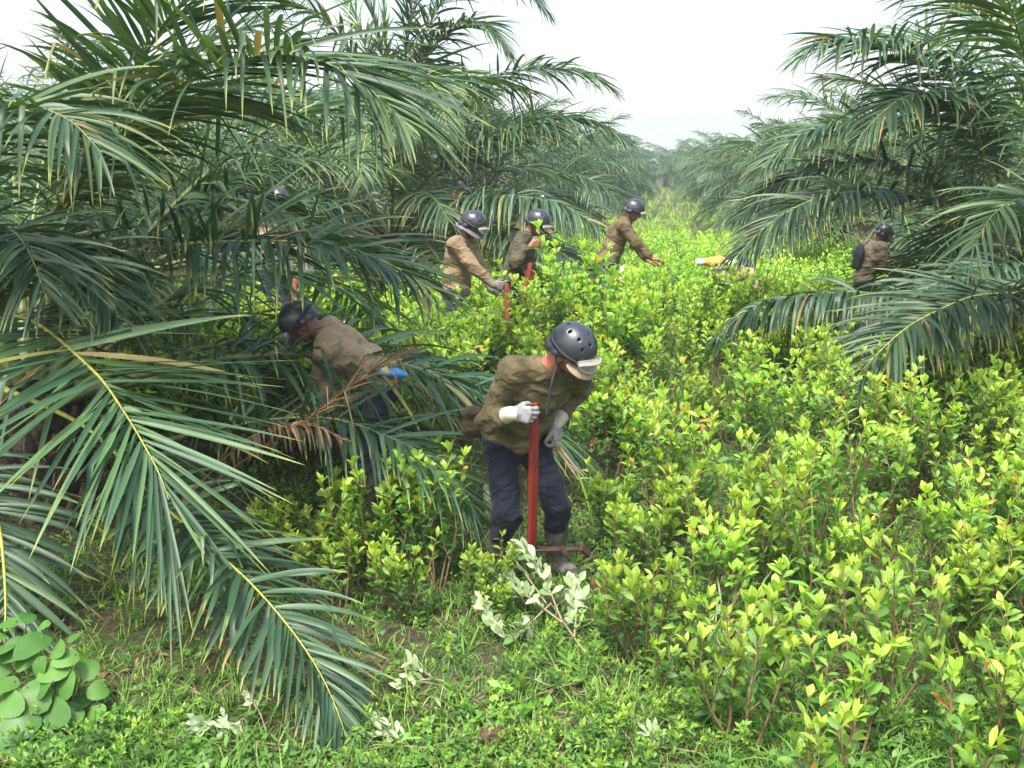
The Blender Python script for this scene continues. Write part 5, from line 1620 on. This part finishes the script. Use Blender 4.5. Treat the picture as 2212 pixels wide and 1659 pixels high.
def vine(label, items, seed, base, name='creeping_vine'):
    g = np.random.default_rng(seed)
    o0 = ground_at(*base)
    t = thing(name, label, 'vine', o0)
    parts = []; st = []
    for (px, py, Y, L_) in items:
        L_ *= 1.12
        c = at(px, py, Y) - o0
        nn = nrm(V3(g.normal(0, .4), -.6 + g.normal(0, .35), .75)); td = nrm(V3(g.normal(0, 1), -.6, -.3 + g.normal(0, .3)))
        parts.append(disc_leaf(c, nn, td, L_, g))
        q = V3(c[0] * .6 + g.normal(0, .02), c[1] * .7 + .05, 0.0)
        st.append(tube(catmull([q, (q + c) / 2 + V3(0, .02, .03), c - td * L_ * .3], 7), [.0035] * 7, 4))
    V, F, T, A = join(parts)
    obj('foliage', mesh_from('foliage', V, F, [M['vine']], T, A), t)
    v_, f_ = joinVF(st); obj('vine_stem', mesh_from('vine_stem', v_, f_, [M['vstem']]), t)


vine('creeping vine with big round light green leaves in the bottom left corner', [
    (72, 1388, 3.95, .15), (122, 1402, 3.9, .09), (85, 1438, 3.86, .09), (145, 1420, 3.88, .10), (118, 1448, 3.84, .12), (95, 1478, 3.8, .10), (140, 1475, 3.82, .11), (10, 1480, 3.8, .12), (72, 1500, 3.78, .14),
    (18, 1520, 3.74, .12), (45, 1560, 3.7, .16), (-5, 1590, 3.66, .18), (100, 1620, 3.62, .13), (20, 1630, 3.58, .16), (170, 1520, 3.86, .09), (205, 1540, 3.84, .10), (60, 1420, 4.0, .11), (150, 1590, 3.68, .12), (200, 1610, 3.66, .10),
    (165, 1370, 4.0, .09), (190, 1440, 3.95, .10), (35, 1400, 4.0, .13), (0, 1400, 4.0, .14), (215, 1490, 3.9, .09), (110, 1540, 3.76, .14), (150, 1545, 3.8, .12), (240, 1640, 3.62, .10),
    (-10, 1440, 3.95, .13), (75, 1655, 3.52, .15), (165, 1650, 3.55, .12), (230, 1590, 3.75, .07)], 5, (60, 1600))
vine('low pale vine leaf cluster at the foot of the leftmost dark frond', [(20, 1345, 4.2, .09), (60, 1330, 4.25, .08), (-15, 1370, 4.15, .12), (95, 1350, 4.2, .06)], 6, (10, 1400))


# ------------------------------------------------------------------ haze
V = [(x, y, z) for z in (-3.2, 62) for x, y in ((-950, -70), (1200, -70), (1200, 1400), (-950, 1400))]
F = [(0, 3, 2, 1), (4, 5, 6, 7), (0, 1, 5, 4), (1, 2, 6, 5), (2, 3, 7, 6), (3, 0, 4, 7)]
m, nt, N, L = new_mat('haze')
pv = N.new('ShaderNodeVolumePrincipled')
pv.inputs['Color'].default_value = (.93, .97, 1, 1)
pv.inputs['Density'].default_value = .0014
pv.inputs['Anisotropy'].default_value = .2
oo = N.new('ShaderNodeOutputMaterial'); L.new(pv.outputs[0], oo.inputs['Volume'])
hz = obj('haze', mesh_from('haze', V, F, [m], smooth=False)); tag(hz, 'thin pale haze in the air over the plantation', 'haze', kind='stuff')

# ------------------------------------------------------------------ light
SUN_EL, SUN_AZ = R(62), R(205)     # azimuth clockwise from +y (north)
w = bpy.data.worlds.new('World'); SC.world = w; w.use_nodes = True
nt = w.node_tree; nt.nodes.clear()
sky = nt.nodes.new('ShaderNodeTexSky'); sky.sky_type = 'NISHITA'
sky.sun_disc = False; sky.sun_elevation = SUN_EL; sky.sun_rotation = SUN_AZ
sky.dust_density = 6; sky.air_density = 1.2; sky.ozone_density = 1
bg = nt.nodes.new('ShaderNodeBackground'); bg.inputs[1].default_value = .15
wo = nt.nodes.new('ShaderNodeOutputWorld')
nt.links.new(sky.outputs[0], bg.inputs[0]); nt.links.new(bg.outputs[0], wo.inputs[0])
sd = bpy.data.lights.new('sun', 'SUN'); sd.energy = 2.1; sd.angle = R(8); sd.color = (1, .96, .88)
so = bpy.data.objects.new('sun', sd); COL.objects.link(so)
dv = Vector((math.sin(SUN_AZ) * math.cos(SUN_EL), math.cos(SUN_AZ) * math.cos(SUN_EL), math.sin(SUN_EL)))
so.rotation_euler = dv.to_track_quat('Z', 'Y').to_euler()
so.location = dv * 50

vs = SC.view_settings
vs.view_transform = 'Standard'; vs.look = 'None'; vs.exposure = 1.45; vs.gamma = 1
cy = SC.cycles
cy.max_bounces = 6; cy.diffuse_bounces = 3; cy.glossy_bounces = 2; cy.transmission_bounces = 3; cy.volume_bounces = 1; cy.transparent_max_bounces = 6
cy.use_denoising = True
cy.caustics_reflective = False; cy.caustics_refractive = False
cy.use_adaptive_sampling = True; cy.adaptive_threshold = .02
